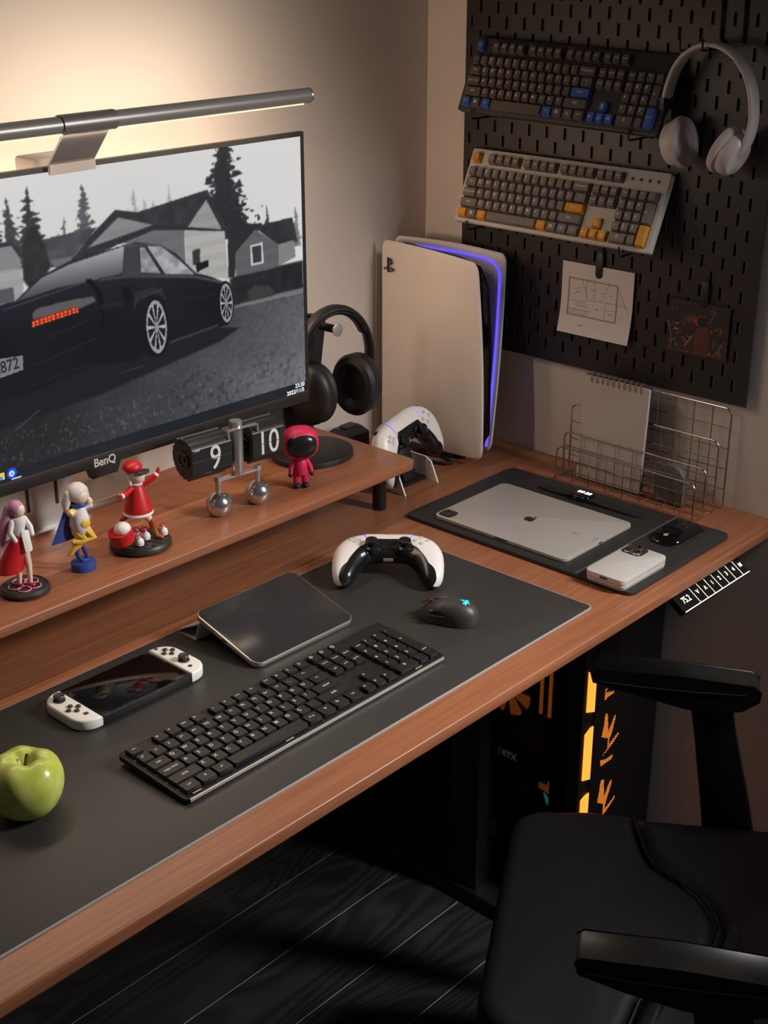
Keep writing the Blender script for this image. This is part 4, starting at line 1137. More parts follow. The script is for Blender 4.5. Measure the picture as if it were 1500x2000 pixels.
# ------------------------------------------------------------------ handheld console
hc = thing('handheld_console', 'white and black handheld console lying on the mat', 'game console', (-1.0165, -0.400, 0.7539), (0, 0, R(-0.5)))
bw, bdp = 0.134, 0.086
obj('body', MB().slab(rrect(bw, bdp, 0.001, 2), 0, 0.0125, 0.0015), 'black_plastic', hc)
obj('screen_glass', MB().slab(rrect(bw - 0.002, bdp - 0.002, 0.002, 3), 0.0124, 0.0130, 0.0003, 0), 'glass_black', hc)
mat('joy_white', S(232, 228, 220), 0.4)
mat('joy_btn', S(58, 54, 52), 0.45)
dt = MB()
for xx in (-0.012, 0.002, 0.016):
    obj('vent', MB().box(xx, xx + 0.003, -bdp / 2 - 0.0003, -bdp / 2 + 0.001, 0.004, 0.0065), 'black_rubber', hc, smooth=0)
for xx in (-0.055, 0.044): obj('speaker_slot', MB().box(xx, xx + 0.011, -bdp / 2 - 0.0003, -bdp / 2 + 0.001, 0.0085, 0.0095), 'black_rubber', hc, smooth=0)

for s in (-1, 1):
    jw = 0.030
    pts = []
    r_ = 0.024
    x_in = s * (bw / 2 + 0.0002); x_out = s * (bw / 2 + jw)
    raw = [(x_in, -bdp / 2)]
    for k in range(9):
        a = R(-90 + 90 * k / 8); raw.append((x_out - s * r_ + s * r_ * math.cos(a), -bdp / 2 + r_ + r_ * math.sin(a)))
    for k in range(9):
        a = R(90 * k / 8); raw.append((x_out - s * r_ + s * r_ * math.cos(a), bdp / 2 - r_ + r_ * math.sin(a)))
    raw.append((x_in, bdp / 2))
    if s < 0: raw = raw[::-1]
    jc = obj('grip', MB().slab(raw, 0.0, 0.0145, 0.003, 0.003, seg=3), 'joy_white', hc)
    cx = s * (bw / 2 + 0.0145)
    sy_ = 0.0225 if s < 0 else -0.010
    by = -0.006 if s < 0 else 0.0200
    obj('thumb_stick', MB().lathe([(0.0075, 0.0140), (0.0075, 0.0155), (0.0045, 0.0160), (0.0045, 0.0185), (0.0066, 0.0195), (0.0068, 0.0210), (0.0060, 0.0222), (0.0040, 0.0216), (0.0005, 0.0216)], 24, T=tr(cx, sy_, 0)), 'joy_btn', jc)
    for (ox, oy) in ((0, 0.0068), (0, -0.0068), (0.0068, 0), (-0.0068, 0)):
        obj('button', MB().lathe([(0.0032, 0.0140), (0.0032, 0.0160), (0.0026, 0.0166), (0.0005, 0.0166)], 16, T=tr(cx + ox, by + oy, 0)), 'joy_btn', jc)
    ty = 0.037 if s < 0 else 0.0375
    mk = MB().box(cx - s * 0.006 - 0.0028, cx - s * 0.006 + 0.0028, ty - 0.0007, ty + 0.0007, 0.0144, 0.0152)
    if s > 0: mk.box(cx - s * 0.006 - 0.0007, cx - s * 0.006 + 0.0007, ty - 0.0028, ty + 0.0028, 0.0144, 0.0152)
    obj('sign_key', mk, 'joy_btn', jc, smooth=0)
    ky = -0.025 if s < 0 else -0.0275
    obj('small_key', MB().slab(rrect(0.0052, 0.0052, 0.0006 if s < 0 else 0.0025, 4, cx - s * 0.004, ky), 0.0144, 0.0153, 0.0003), 'joy_btn', jc)

# ------------------------------------------------------------------ keyboards
def key_mesh(w, d, h, taper, r, cache, name='key', dish=0.0):
    k = (round(w, 4), round(d, 4))
    if k not in cache:
        rs = [[(x, y, 0) for x, y in rrect(w, d, r, 2)],
              [(x, y, h * 0.82) for x, y in rrect(w - taper * 0.8, d - taper * 0.8, r, 2, 0, taper * 0.12)],
              [(x, y, h) for x, y in rrect(w - taper * 1.15, d - taper * 1.15, r * 0.9, 2, 0, taper * 0.15)]]
        cache[k] = MB().rings(rs).mesh(name, 50)
    return cache[k]

# rows: (label, width in key units) ; None label = gap
ROWS_US = [
    [('Esc', 1), (None, 1), ('F1', 1), ('F2', 1), ('F3', 1), ('F4', 1), (None, .5), ('F5', 1), ('F6', 1), ('F7', 1), ('F8', 1), (None, .5), ('F9', 1), ('F10', 1), ('F11', 1), ('F12', 1), (None, .25), ('Print', 1), ('Scroll', 1), ('Pause', 1)],
    [('~', 1), ('!1', 1), ('@2', 1), ('#3', 1), ('$4', 1), ('%5', 1), ('^6', 1), ('&7', 1), ('*8', 1), ('(9', 1), (')0', 1), ('_-', 1), ('+=', 1), ('Backspace', 2), (None, .25), ('Insert', 1), ('Home', 1), ('PgUp', 1), (None, .25), ('Num', 1), ('/', 1), ('*', 1), ('-', 1)],
    [('Tab', 1.5), ('Q', 1), ('W', 1), ('E', 1), ('R', 1), ('T', 1), ('Y', 1), ('U', 1), ('I', 1), ('O', 1), ('P', 1), ('[', 1), (']', 1), ('\\', 1.5), (None, .25), ('Delete', 1), ('End', 1), ('PgDn', 1), (None, .25), ('7', 1), ('8', 1), ('9', 1), ('+', 1, 2)],
    [('Caps Lock', 1.75), ('A', 1), ('S', 1), ('D', 1), ('F', 1), ('G', 1), ('H', 1), ('J', 1), ('K', 1), ('L', 1), (';', 1), ("'", 1), ('Enter', 2.25), (None, 3.5), ('4', 1), ('5', 1), ('6', 1)],
    [('Shift', 2.25), ('Z', 1), ('X', 1), ('C', 1), ('V', 1), ('B', 1), ('N', 1), ('M', 1), ('<', 1), ('>', 1), ('?', 1), ('Shift', 2.75), (None, 1.25), ('^up', 1), (None, 1.25), ('1', 1), ('2', 1), ('3', 1), ('Enter', 1, 2)],
    [('Ctrl', 1.25), ('win', 1.25), ('Alt', 1.25), ('', 6.25), ('Alt', 1.25), ('win', 1.25), ('menu', 1.25), ('Ctrl', 1.25), (None, .25), ('<left', 1), ('vdown', 1), ('>right', 1), (None, .25), ('0', 2), ('.', 1)],
]
ROWS_TR = [
    [('esc', 1), (None, 1), ('o', 1), ('*', 1), ('oo', 1), ('=', 1), (None, .5), ('-', 1), ('+', 1), ('<<', 1), ('>II', 1), (None, .5), ('>>', 1), ('x', 1), ('(', 1), ('()', 1), (None, .25), ('D', 1), ('O', 1), ('Q', 1)],
    [('é"', 1), ('1!', 1), ("2'", 1), ('3^', 1), ('4+', 1), ('5%', 1), ('6&', 1), ('7/', 1), ('8(', 1), ('9)', 1), ('0=', 1), ('*?', 1), ('-_', 1), ('<-', 2), (None, .25), ('insert', 1), ('home', 1), ('pg up', 1), (None, .25), ('num', 1), ('/', 1), ('*', 1), ('-', 1)],
    [('tab', 1.5), ('Q', 1), ('W', 1), ('E', 1), ('R', 1), ('T', 1), ('Y', 1), ('U', 1), ('I', 1), ('O', 1), ('P', 1), ('G', 1), ('U', 1), ('<-', 1.5), (None, .25), ('del', 1), ('end', 1), ('pg dn', 1), (None, .25), ('7', 1), ('8', 1), ('9', 1), ('+', 1, 2)],
    [('caps lock', 1.75), ('A', 1), ('S', 1), ('D', 1), ('F', 1), ('G', 1), ('H', 1), ('J', 1), ('K', 1), ('L', 1), ('S', 1), ('I', 1), ('enter', 2.25), (None, 3.5), ('4', 1), ('5', 1), ('6', 1)],
    [('shift', 2.25), ('Z', 1), ('X', 1), ('C', 1), ('V', 1), ('B', 1), ('N', 1), ('M', 1), ('Ö', 1), ('Ç', 1), ('.', 1), ('shift', 2.75), (None, 1.25), ('^', 1), (None, 1.25), ('1', 1), ('2', 1), ('3', 1), ('enter', 1, 2)],
    [('ctrl', 1.25), ('a', 1.25), ('alt', 1.25), ('', 6.25), ('alt gr', 1.25), ('a', 1.25), ('fn', 1.25), ('ctrl', 1.25), (None, .25), ('<', 1), ('v', 1), ('>', 1), (None, .25), ('0', 2), ('.', 1)],
]
def build_keys(parent, rows, unit_x, unit_y, x_left, y_top, z, h, gap, taper, r, m_norm, m_acc, accents, first_gap, cache, leg_m, corner, small=0.27, bigs=0.42, Tb=None):
    leg = MB()
    y = y_top
    for ri, rw in enumerate(rows):
        x = x_left
        for ki, key in enumerate(rw):
            lab = key[0]; w = key[1] * unit_x
            if lab is None:
                x += w; continue
            hh = key[2] if len(key) > 2 else 1
            d = hh * unit_y
            cx = x + w / 2; cy = y - d / 2
            me_ = key_mesh(w - gap, d - gap, h, taper, r, cache)
            acc = (ri, ki) in accents
            key_me = me_
            if acc:
                kk = ('acc', round(w - gap, 4), round(d - gap, 4))
                if kk not in cache:
                    cache[kk] = me_.copy(); cache[kk].materials.clear(); cache[kk].materials.append(m_acc)
                key_me = cache[kk]
            ko = link('key', key_me, m_norm, parent, (cx, cy, z))
            if lab:
                T = tr(cx, cy, z + h + 0.00025)
                s_ = unit_y
                if lab == 'win':
                    q = s_ * 0.13
                    for ox in (-1, 1):
                        for oy in (-1, 1):
                            leg.box(ox * q * 0.55 - q * 0.45, ox * q * 0.55 + q * 0.45, oy * q * 0.55 - q * 0.45, oy * q * 0.55 + q * 0.45, 0, 0.0001, T @ tr(0, taper * .15, 0))
                elif lab == 'menu':
                    q = s_ * 0.16
                    for oy in (-1, 0, 1): leg.box(-q * 0.8, q * 0.8, oy * q * 0.6 - q * 0.12, oy * q * 0.6 + q * 0.12, 0, 0.0001, T)
                elif lab in ('^up', '<left', 'vdown', '>right'):
                    q = s_ * 0.2
                    T2 = T @ tr(rz={'^up': 90, '<left': 180, 'vdown': -90, '>right': 0}[lab])
                    leg.box(-q, q, -q * 0.12, q * 0.12, 0, 0.0001, T2)
                    leg.box(0, q * 0.8, -q * 0.12, q * 0.12, 0, 0.0001, T2 @ tr(q * 0.5, q * 0.3, 0, rz=-45) @ tr(-q * 0.4, 0, 0)); leg.box(0, q * 0.8, -q * 0.12, q * 0.12, 0, 0.0001, T2 @ tr(q * 0.5, -q * 0.3, 0, rz=45) @ tr(-q * 0.4, 0, 0))
                elif corner and len(lab) == 2 and not lab.isalnum() and w < unit_x * 1.1 and ri == 1:
                    put_text(leg, lab[0], s_ * 0.34, T @ tr(-w * 0.14, s_ * 0.20, 0)); put_text(leg, lab[1], s_ * 0.36, T @ tr(-w * 0.14, -s_ * 0.10, 0))
                elif len(lab) == 1:
                    put_text(leg, lab, s_ * (bigs if corner else 0.37), T @ tr((-w * 0.10 if corner else -w * 0.18) if w < unit_x * 1.1 else 0, s_ * (0.08 if corner else 0.12), 0), 0.008)
                elif len(lab) == 2:
                    put_text(leg, lab, s_ * 0.33, T @ tr(0 if corner else -w * 0.1, s_ * (0.05 if corner else 0.12), 0))
                else:
                    put_text(leg, lab, s_ * (0.30 if w > unit_x * 1.4 else 0.23), T @ tr(0, s_ * 0.06, 0))
            x += w
        y -= unit_y
        if ri == 0: y -= first_gap
    lo = obj('legends', leg, leg_m, parent, smooth=0)
    lo['label'] = 'printed key legends'; lo['kind'] = 'stuff'
    return lo

# desk keyboard
kb = thing('keyboard', 'black low-profile keyboard lying on the desk mat', 'keyboard', (-0.9095, -0.578, 0.7539))
mat('key_black', S(23, 22, 22), 0.46)
mat('kb_plate', S(16, 16, 16), 0.5)
kl, kd = 0.427, 0.118
Tk = tr(0, 0, 0.0040, rx=3.2)
deck = obj('deck', MB().slab(rrect(kl, kd, 0.006, 4), 0.0, 0.0070, 0.0012, 0.001, T=Tk), 'kb_plate', kb)
obj('front_strip', MB().box(-kl / 2 + 0.005, kl / 2 - 0.004, -kd / 2 - 0.0012, -kd / 2 + 0.0008, 0.0030, 0.0066, Tk), 'alu_light', deck, smooth=0)
obj('rear_foot', MB().box(-kl / 2 + 0.02, kl / 2 - 0.02, kd / 2 - 0.018, kd / 2 - 0.010, 0.0, 0.0072), 'black_rubber', deck, smooth=0)
ux, uy = 0.4170 / 22.5, 0.0180
kc = {}
kroot = obj('key_bed', MB().slab(rrect(kl - 0.006, kd - 0.006, 0.004, 3), 0.0069, 0.0074, 0), 'kb_plate', kb)
kroot2 = kb
# keys sit on the sloped deck: use a tilted copy of the layout by small z steps
def keys_on(parent, rows, **k):
    return build_keys(parent, rows, **k)
keys_on(kroot, ROWS_TR, unit_x=ux, unit_y=uy, x_left=-0.2085, y_top=0.0555, z=0.0085, h=0.0042, gap=0.0024, taper=0.0012, r=0.0016, m_norm=MATS['key_black'], m_acc=MATS['key_black'], accents=set(), first_gap=0.0015, cache=kc, leg_m=MATS['legend'], corner=False)
kroot.rotation_euler = (R(3.2), 0, 0); kroot.location = (0, 0, 0.0040)
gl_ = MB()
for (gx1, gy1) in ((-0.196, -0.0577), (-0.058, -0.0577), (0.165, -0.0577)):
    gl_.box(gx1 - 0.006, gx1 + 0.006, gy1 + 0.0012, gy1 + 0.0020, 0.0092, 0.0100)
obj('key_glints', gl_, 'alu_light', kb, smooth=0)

# ------------------------------------------------------------------ apple
apl = thing('green_apple', 'glossy green apple on the left of the desk mat', 'apple', (-1.2425, -0.5185, 0.7538), (0, R(4), 0))
mg = bpy.data.materials.new('apple_skin'); mg.use_nodes = True
nt = mg.node_tree; b = nt.nodes['Principled BSDF']
tc = nt.nodes.new('ShaderNodeTexCoord'); nz_ = nt.nodes.new('ShaderNodeTexNoise'); nz_.inputs['Scale'].default_value = 60; nz_.inputs['Detail'].default_value = 5
nt.links.new(tc.outputs['Object'], nz_.inputs['Vector'])
cr = nt.nodes.new('ShaderNodeValToRGB'); cr.color_ramp.elements[0].color = S(172, 186, 66); cr.color_ramp.elements[1].color = S(212, 216, 118); cr.color_ramp.elements[0].position = 0.3; cr.color_ramp.elements[1].position = 0.75
nt.links.new(nz_.outputs['Fac'], cr.inputs['Fac']); nt.links.new(cr.outputs['Color'], b.inputs['Base Color'])
b.inputs['Roughness'].default_value = 0.28; b.inputs['Subsurface Weight'].default_value = 0.06; b.inputs['Subsurface Radius'].default_value = (0.01, 0.008, 0.002)
prof = [(0.004, 0.004), (0.010, 0.0018), (0.017, 0.0003), (0.0255, 0.0035), (0.0335, 0.0125), (0.0388, 0.0240), (0.0410, 0.0360), (0.0402, 0.0460), (0.0365, 0.0555), (0.0300, 0.0625), (0.0220, 0.0660), (0.0150, 0.0655), (0.0100, 0.0620), (0.0065, 0.0560), (0.0024, 0.0510), (0.0004, 0.0500)]
nn = 48; rs = []
for r_, z in prof:
    rs.append([(r_ * (1 + 0.008 * math.cos(5 * a + 0.6) * min(1, abs(z - 0.02) / 0.03) + 0.008 * math.cos(2 * a)) * math.cos(a), r_ * (1 + 0.008 * math.cos(5 * a + 0.6)) * math.sin(a), z + (0.0012 * math.cos(5 * a + 0.6) if z > 0.055 else 0)) for a in [2 * math.pi * k / nn for k in range(nn)]])
ao = obj('flesh', MB().rings(rs), mg, apl, smooth=80)
ao.modifiers.new('sub', 'SUBSURF').levels = 1; ao.modifiers['sub'].render_levels = 1
obj('stem', MB().tube([(0, 0, 0.050), (0.001, 0.0, 0.057), (0.003, 0.001, 0.0635), (0.0055, 0.002, 0.0665)], 0.001, 8, rr=[0.0011, 0.0011, 0.0014, 0.0019]), mat('stem_brown', S(74, 46, 28), 0.7), apl)

# ------------------------------------------------------------------ leather pad with devices
pz = 0.0062
pd = thing('work_pad', 'black leather folding pad under the silver tablet and phone', 'desk pad', (-0.2455, -0.502, 0.752))
po = rrect(0.277, 0.420, 0.014, 6)
obj('pad_sheet', MB().slab(po, 0, pz, 0.0012, 0.0012), 'pad_leather', pd)
obj('fold_line', MB().box(-0.137, 0.137, -0.1155, -0.1135, pz - 0.0002, pz + 0.0006), mat('fold_edge', S(92, 88, 85), 0.4), pd, smooth=0)
def apple_mark(sc, T, mb=None):
    mb = mb or MB()
    pts = [(0.0, 0.26), (0.16, 0.33), (0.34, 0.32), (0.50, 0.20), (0.40, 0.08), (0.37, -0.06), (0.42, -0.20), (0.54, -0.28), (0.44, -0.50), (0.28, -0.66), (0.14, -0.66), (0.0, -0.60), (-0.14, -0.66), (-0.28, -0.66), (-0.44, -0.50), (-0.55, -0.24), (-0.56, 0.02), (-0.46, 0.22), (-0.30, 0.32), (-0.14, 0.33)][::-1]
    mb.slab([(x * sc, y * sc) for x, y in pts], 0, 0.0002, 0, T=T)
    lf = [(0.02, 0.38), (0.18, 0.46), (0.27, 0.62), (0.24, 0.74), (0.10, 0.66), (0.0, 0.52)]
    mb.slab([(x * sc, y * sc) for x, y in lf], 0, 0.0002, 0, T=T)
    return mb
zt_ = 0.752 + pz
lt = thing('large_tablet', 'large silver tablet lying face down on the black leather pad', 'tablet', (-0.2755, -0.461, zt_))
lo_ = rrect(0.181, 0.252, 0.012, 6)
obj('back', MB().slab(lo_, 0.0004, 0.0060, 0.0008, 0.0008), mat('tab_back', S(188, 182, 176), 0.42, 0.35), lt)
cm = obj('camera_bump', MB().slab(rrect(0.024, 0.024, 0.006, 5, -0.073, 0.1085), 0.0059, 0.0077, 0.0006), 'black_gloss', lt)
ln = MB()
for (ox, oy, r_) in ((-0.005, 0.005, 0.0046), (-0.005, -0.006, 0.0040), (0.006, 0.005, 0.0026), (0.006, -0.005, 0.0030)):
    ln.lathe([(r_, 0.0076), (r_, 0.0082), (r_ * 0.8, 0.0084), (r_ * 0.75, 0.0079), (0.0003, 0.0079)], 18, T=tr(-0.073 + ox, 0.1085 + oy, 0))
obj('lenses', ln, 'dark_plastic', cm)
obj('emblem', apple_mark(0.0165, tr(-0.002, 0.002, 0.00602, rz=-90)), mat('emblem_dark', S(52, 50, 49), 0.12, 0.3), lt, smooth=0)
pn = MB()
for k in range(3): pn.lathe([(0.0011, 0.0059), (0.0011, 0.0062)], 10, T=tr(-0.006 + 0.006 * k, -0.1165, 0))
obj('contacts', pn, 'black_gloss', lt)
obj('usb_port', MB().box(-0.0045, 0.0045, -0.1263, -0.1255, 0.0022, 0.0044), 'black_rubber', lt, smooth=0)
obj('side_button', MB().box(-0.0908, -0.0903, -0.020, 0.004, 0.0022, 0.0044), 'dark_plastic', lt, smooth=0)
tx = MB(); put_text(tx, 'iPad', 0.006, tr(-0.002, -0.083, 0.00605, rz=-90))
obj('lettering', tx, 'dark_plastic', lt, smooth=0)

ph = thing('smartphone', 'white smartphone with triple camera stacked on its box', 'phone', (-0.332, -0.6655, zt_ + 0.0090), (0, 0, R(0)))
ph.location = (-0.330, -0.668, zt_ + 0.0078)
obj('body', MB().slab(rrect(0.117, 0.066, 0.010, 6), 0, 0.0082, 0.0012, 0.0012), mat('phone_white', S(206, 202, 198), 0.35, 0.2), ph)
pc_ = obj('camera_plate', MB().slab(rrect(0.030, 0.034, 0.008, 5, 0.041, 0.0125), 0.0081, 0.0094, 0.0006), mat('phone_plate', S(58, 55, 53), 0.2, 0.3), ph)
for (ox, oy) in ((0.0335, 0.0195), (0.0335, 0.0055), (0.0485, 0.0125)):
    l1 = obj('lens', MB().lathe([(0.0068, 0.0092), (0.0068, 0.0112), (0.0060, 0.0116)], 24, T=tr(ox, oy, 0)), 'chrome', pc_)
    obj('lens_glass', MB().lathe([(0.0059, 0.0112), (0.0059, 0.0117), (0.0003, 0.0118)], 24, T=tr(ox, oy, 0)), 'black_gloss', pc_)
hb = MB()
for (x_, y_) in ((-0.0590, 0.0),):
    hb.box(x_, x_ + 0.0012, -0.006, 0.006, 0.003, 0.0052)
obj('port', hb, 'black_rubber', ph, smooth=0)
pb_ = thing('phone_box', 'thin pale slab under the white smartphone', 'box', (-0.330, -0.668, zt_))
obj('lid', MB().slab(rrect(0.116, 0.0655, 0.010, 6), 0.0034, 0.0076, 0.0006, 0.0003), mat('box_pale', S(190, 186, 182), 0.4), pb_)
obj('tray', MB().slab(rrect(0.115, 0.0645, 0.010, 6), 0.0, 0.0033, 0.0003, 0.0006), mat('box_grey', S(150, 146, 142), 0.4), pb_)

mm_ = thing('touch_mouse', 'flat glossy black mouse on the pad beside the phone', 'mouse', (-0.166, -0.6535, zt_), (0, 0, R(-90)))
rs = []
for j in range(9):
    v = j / 8; f_ = math.cos(R(90 * v)) ** 0.35 if j < 8 else 0.05
    z = 0.003 + 0.0135 * math.sin(R(90 * v)) ** 1.1
    rs.append([(x * f_, y * f_, z * (1 - 0.55 * (y * f_ / 0.05) ** 2) if j else 0.0025) for x, y in rrect(0.050, 0.098, 0.018, 6)])
obj('top_shell', MB().rings(rs), 'glass_black', mm_, smooth=70)
obj('base', MB().slab(rrect(0.046, 0.092, 0.015, 6), 0, 0.0028, 0.0006), 'alu_light', mm_)
obj('emblem', apple_mark(0.0068, tr(0, -0.034, 0.0122, rx=10)), mat('emblem_grey', S(150, 148, 146), 0.4), mm_, smooth=0)

wt = thing('smart_watch', 'black smart watch with lit digits lying flat on the pad', 'watch', (-0.146, -0.466, zt_), (0, 0, R(1)))
wc = obj('case', MB().slab(rrect(0.030, 0.035, 0.009, 6), 0.0028, 0.0105, 0.003, 0.002, seg=3), 'black_gloss', wt)
wd = MB(); put_text(wd, '09', 0.0125, tr(0.003, 0.0062, 0.01062, rz=-90), 0.03, 0.95); put_text(wd, '28', 0.0125, tr(0.003, -0.0072, 0.01062, rz=-90), 0.03, 0.95)
obj('digits', wd, mat('watch_light', S(240, 242, 246), 0.5, emit=2.0), wc, smooth=0)
obj('crown', MB().lathe([(0.003, 0), (0.003, 0.0022)], 14, T=tr(-0.0148, 0.006, 0.0062, ry=-90)), 'dark_plastic', wc)
for (y0, y1, nmz) in ((0.016, 0.084, 1), (-0.016, -0.108, -1)):
    n = 12; rs = []
    for k in range(n):
        t = k / (n - 1); y = y0 + (y1 - y0) * t
        w = 0.0115 - 0.002 * t; z = 0.0040 * (1 - t) ** 2 + 0.0004
        if k == n - 1: w *= 0.7
        rs.append([(-w, y, z), (w, y, z), (w, y, z + 0.0022), (-w, y, z + 0.0022)])
    sb = obj('strap', MB().rings(rs), 'black_rubber', wt, smooth=30)
obj('buckle', MB().tube([(-0.010, 0.072, 0.004), (0.010, 0.072, 0.004), (0.010, 0.080, 0.004), (-0.010, 0.080, 0.004)], 0.0009, 6, closed=True), 'dark_plastic', wt)

# ------------------------------------------------------------------ wire rack, notebook, case
mat('wire', S(196, 184, 176), 0.25, 1.0)
rk = thing('wire_rack', 'stepped silver wire file rack against the right wall', 'rack', (-0.055, -0.505, 0.752))
def frame_wire(x, y0, y1, ztop, bars_v, bars_h):
    r_ = 0.012; pts = []
    pts.append((x, y0, 0.0025))
    for k in range(7):
        a = R(180 - 90 * k / 6); pts.append((x, y0 + r_ + r_ * math.cos(a), ztop - r_ + r_ * math.sin(a)))
    for k in range(7):
        a = R(90 - 90 * k / 6); pts.append((x, y1 - r_ + r_ * math.cos(a), ztop - r_ + r_ * math.sin(a)))
    pts.append((x, y1, 0.0025))
    fr_ = obj('frame_wire', MB().tube(pts, 0.0016, 8), 'wire', rk, (0.055, 0.505, 0))
    g = MB()
    for k in range(1, bars_v): 
        y = y0 + (y1 - y0) * k / bars_v; g.tube([(x, y, 0.0025), (x, y, ztop - 0.001)], 0.0008, 6)
    for z in bars_h: g.tube([(x, y0, z), (x, y1, z)], 0.0008, 6)
    obj('grid_wires', g, 'wire', fr_)
frame_wire(-0.094, -0.636, -0.374, 0.062, 8, (0.0025, 0.022, 0.042))
frame_wire(-0.070, -0.640, -0.372, 0.081, 8, (0.0025, 0.030, 0.056))
frame_wire(-0.044, -0.643, -0.366, 0.121, 8, (0.0025, 0.030, 0.060, 0.090))
frame_wire(-0.018, -0.646, -0.415, 0.168, 7, (0.0025, 0.034, 0.068, 0.102, 0.136))
fl_ = MB()
for k in range(9):
    y = -0.640 + 0.272 * k / 8; fl_.tube([(-0.094, y, 0.0022), (-0.018, y, 0.0022)], 0.0009 if 0 < k < 8 else 0.0015, 6)
obj('floor_wires', fl_, 'wire', rk, (0.055, 0.505, 0))
nb = thing('spiral_notebook', 'blank pale spiral notebook standing in the wire rack', 'notebook', (-0.0625, -0.458, 0.7555), (0, R(3), 0))
NT = Matrix(((0, 0, -1, 0), (-1, 0, 0, 0), (0, 1, 0, 0), (0, 0, 0, 1)))
obj('front_page', MB().slab(rrect(0.124, 0.176, 0.002, 2, 0, 0.090), 0.0036, 0.0042, 0, T=NT), mat('nb_page', S(196, 184, 176), 0.85), nb)
obj('page_block', MB().slab(rrect(0.122, 0.174, 0.002, 2, 0, 0.090), -0.0030, 0.0036, 0, T=NT), mat('nb_block', S(176, 172, 172), 0.85), nb)
obj('back_cover', MB().slab(rrect(0.125, 0.178, 0.002, 2, 0, 0.090), -0.0045, -0.0031, 0, T=NT), 'dark_plastic', nb)
for k in range(10):
    x_ = -0.047 + 0.0104 * k
    obj('coil', MB().tube([(x_ + 0.0008 * math.cos(a), 0.176 + 0.0085 * math.sin(a), 0.0005 + 0.0075 * math.cos(a)) for a in [2 * math.pi * j / 14 for j in range(14)]], 0.0011, 6, closed=True, T=NT), mat('coil_metal', S(170, 140, 122), 0.35, 0.8), nb)
es = thing('small_case', 'small grey round-topped case standing in the wire rack', 'case', (-0.056, -0.571, 0.7555))
obj('shell', MB().slab([(0.027, 0.0), (0.0275, 0.040)] + [(0.0 + 0.0275 * math.cos(R(a)), 0.040 + 0.026 * math.sin(R(a))) for a in range(10, 175, 12)] + [(-0.0275, 0.040), (-0.027, 0.0)], -0.007, 0.007, 0.003, T=NT), mat('case_grey', S(96, 90, 84), 0.5), es)
obj('seam', MB().box(-0.0076, 0.0076, -0.0279, 0.0279, 0.0395, 0.0402), 'dark_plastic', es, smooth=0)

# ------------------------------------------------------------------ pegboard
pgx = -0.020
peg = thing('pegboard', 'black slotted pegboard mounted on the right wall', 'pegboard', (-0.010, -0.384, 0.928))
mat('peg_black', S(40, 37, 36), 0.42, bump=0.02, bscale=300)
py0, py1, pz0, pz1 = -0.6680, -0.1000, 0.928, 1.72
stepy, stepz = 0.0353, 0.0463
sw, shh = 0.0042, 0.0185
ys = []; k = 0
ycuts = {py0, py1}; zcuts = {pz0, pz1}
cols = []          # (y, phase)
n_c = int((py1 - py0 - 0.02) / (stepy / 2))
for k in range(0, 40):
    y = -0.6415 + k * stepy / 2
    if y > py1 - 0.010: break
    cols.append((y, k % 2)); ycuts |= {round(y - sw / 2, 5), round(y + sw / 2, 5)}
slots = []
for (y, p) in cols:
    z = 0.957 + (stepz / 2 if p else 0)
    while z < pz1 - 0.02:
        slots.append((y, z)); zcuts |= {round(z - shh / 2, 5), round(z + shh / 2, 5)}
        z += stepz
yc_ = sorted(ycuts); zc_ = sorted(zcuts)
ay = np.array(yc_); az = np.array(zc_)
hole = np.zeros((len(yc_) - 1, len(zc_) - 1), bool)
my = (ay[:-1] + ay[1:]) / 2; mz = (az[:-1] + az[1:]) / 2
for (y, z) in slots:
    hole |= ((np.abs(my - y) < sw / 2)[:, None] & (np.abs(mz - z) < shh / 2)[None, :])
V = []; Fc = []
ny_, nz_2 = len(yc_), len(zc_)
for xx in (pgx, pgx + 0.005):
    for y in yc_:
        for z in zc_: V.append((xx + 0.010, y + 0.384, z - 0.928))
def vid(l, i, j): return l * ny_ * nz_2 + i * nz_2 + j
for i in range(ny_ - 1):
    for j in range(nz_2 - 1):
        if hole[i, j]: continue
        Fc.append((vid(0, i, j), vid(0, i + 1, j), vid(0, i + 1, j + 1), vid(0, i, j + 1)))
        for di, dj, e in ((-1, 0, ((i, j), (i, j + 1))), (1, 0, ((i + 1, j), (i + 1, j + 1))), (0, -1, ((i, j), (i + 1, j))), (0, 1, ((i, j + 1), (i + 1, j + 1)))):
            a, b_ = i + di, j + dj
            if a < 0 or b_ < 0 or a >= ny_ - 1 or b_ >= nz_2 - 1 or hole[a, b_]:
                Fc.append((vid(0, *e[0]), vid(0, *e[1]), vid(1, *e[1]), vid(1, *e[0])))
obj('slotted_panel', MB().add(V, Fc), 'peg_black', peg, smooth=0)
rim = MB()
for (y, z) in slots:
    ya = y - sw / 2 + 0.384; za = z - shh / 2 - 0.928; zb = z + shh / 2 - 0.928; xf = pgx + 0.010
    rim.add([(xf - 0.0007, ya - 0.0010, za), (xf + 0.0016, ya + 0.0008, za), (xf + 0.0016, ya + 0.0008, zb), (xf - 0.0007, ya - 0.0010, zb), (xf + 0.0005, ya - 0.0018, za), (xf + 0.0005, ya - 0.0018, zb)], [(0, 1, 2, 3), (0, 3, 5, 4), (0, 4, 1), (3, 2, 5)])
ro = obj('slot_rim_highlights', rim, mat('peg_rim_highlight', S(84, 74, 68), 0.35), peg, smooth=0); ro['kind'] = 'stuff'  # highlight on each slot's right edge, put into a paler, shinier strip
obj('rear_panel', MB().box(0.0005, 0.0025, py0 + 0.384 + 0.01, py1 + 0.384 - 0.01, 0.01, pz1 - 0.928), 'black_rubber', peg, smooth=0)
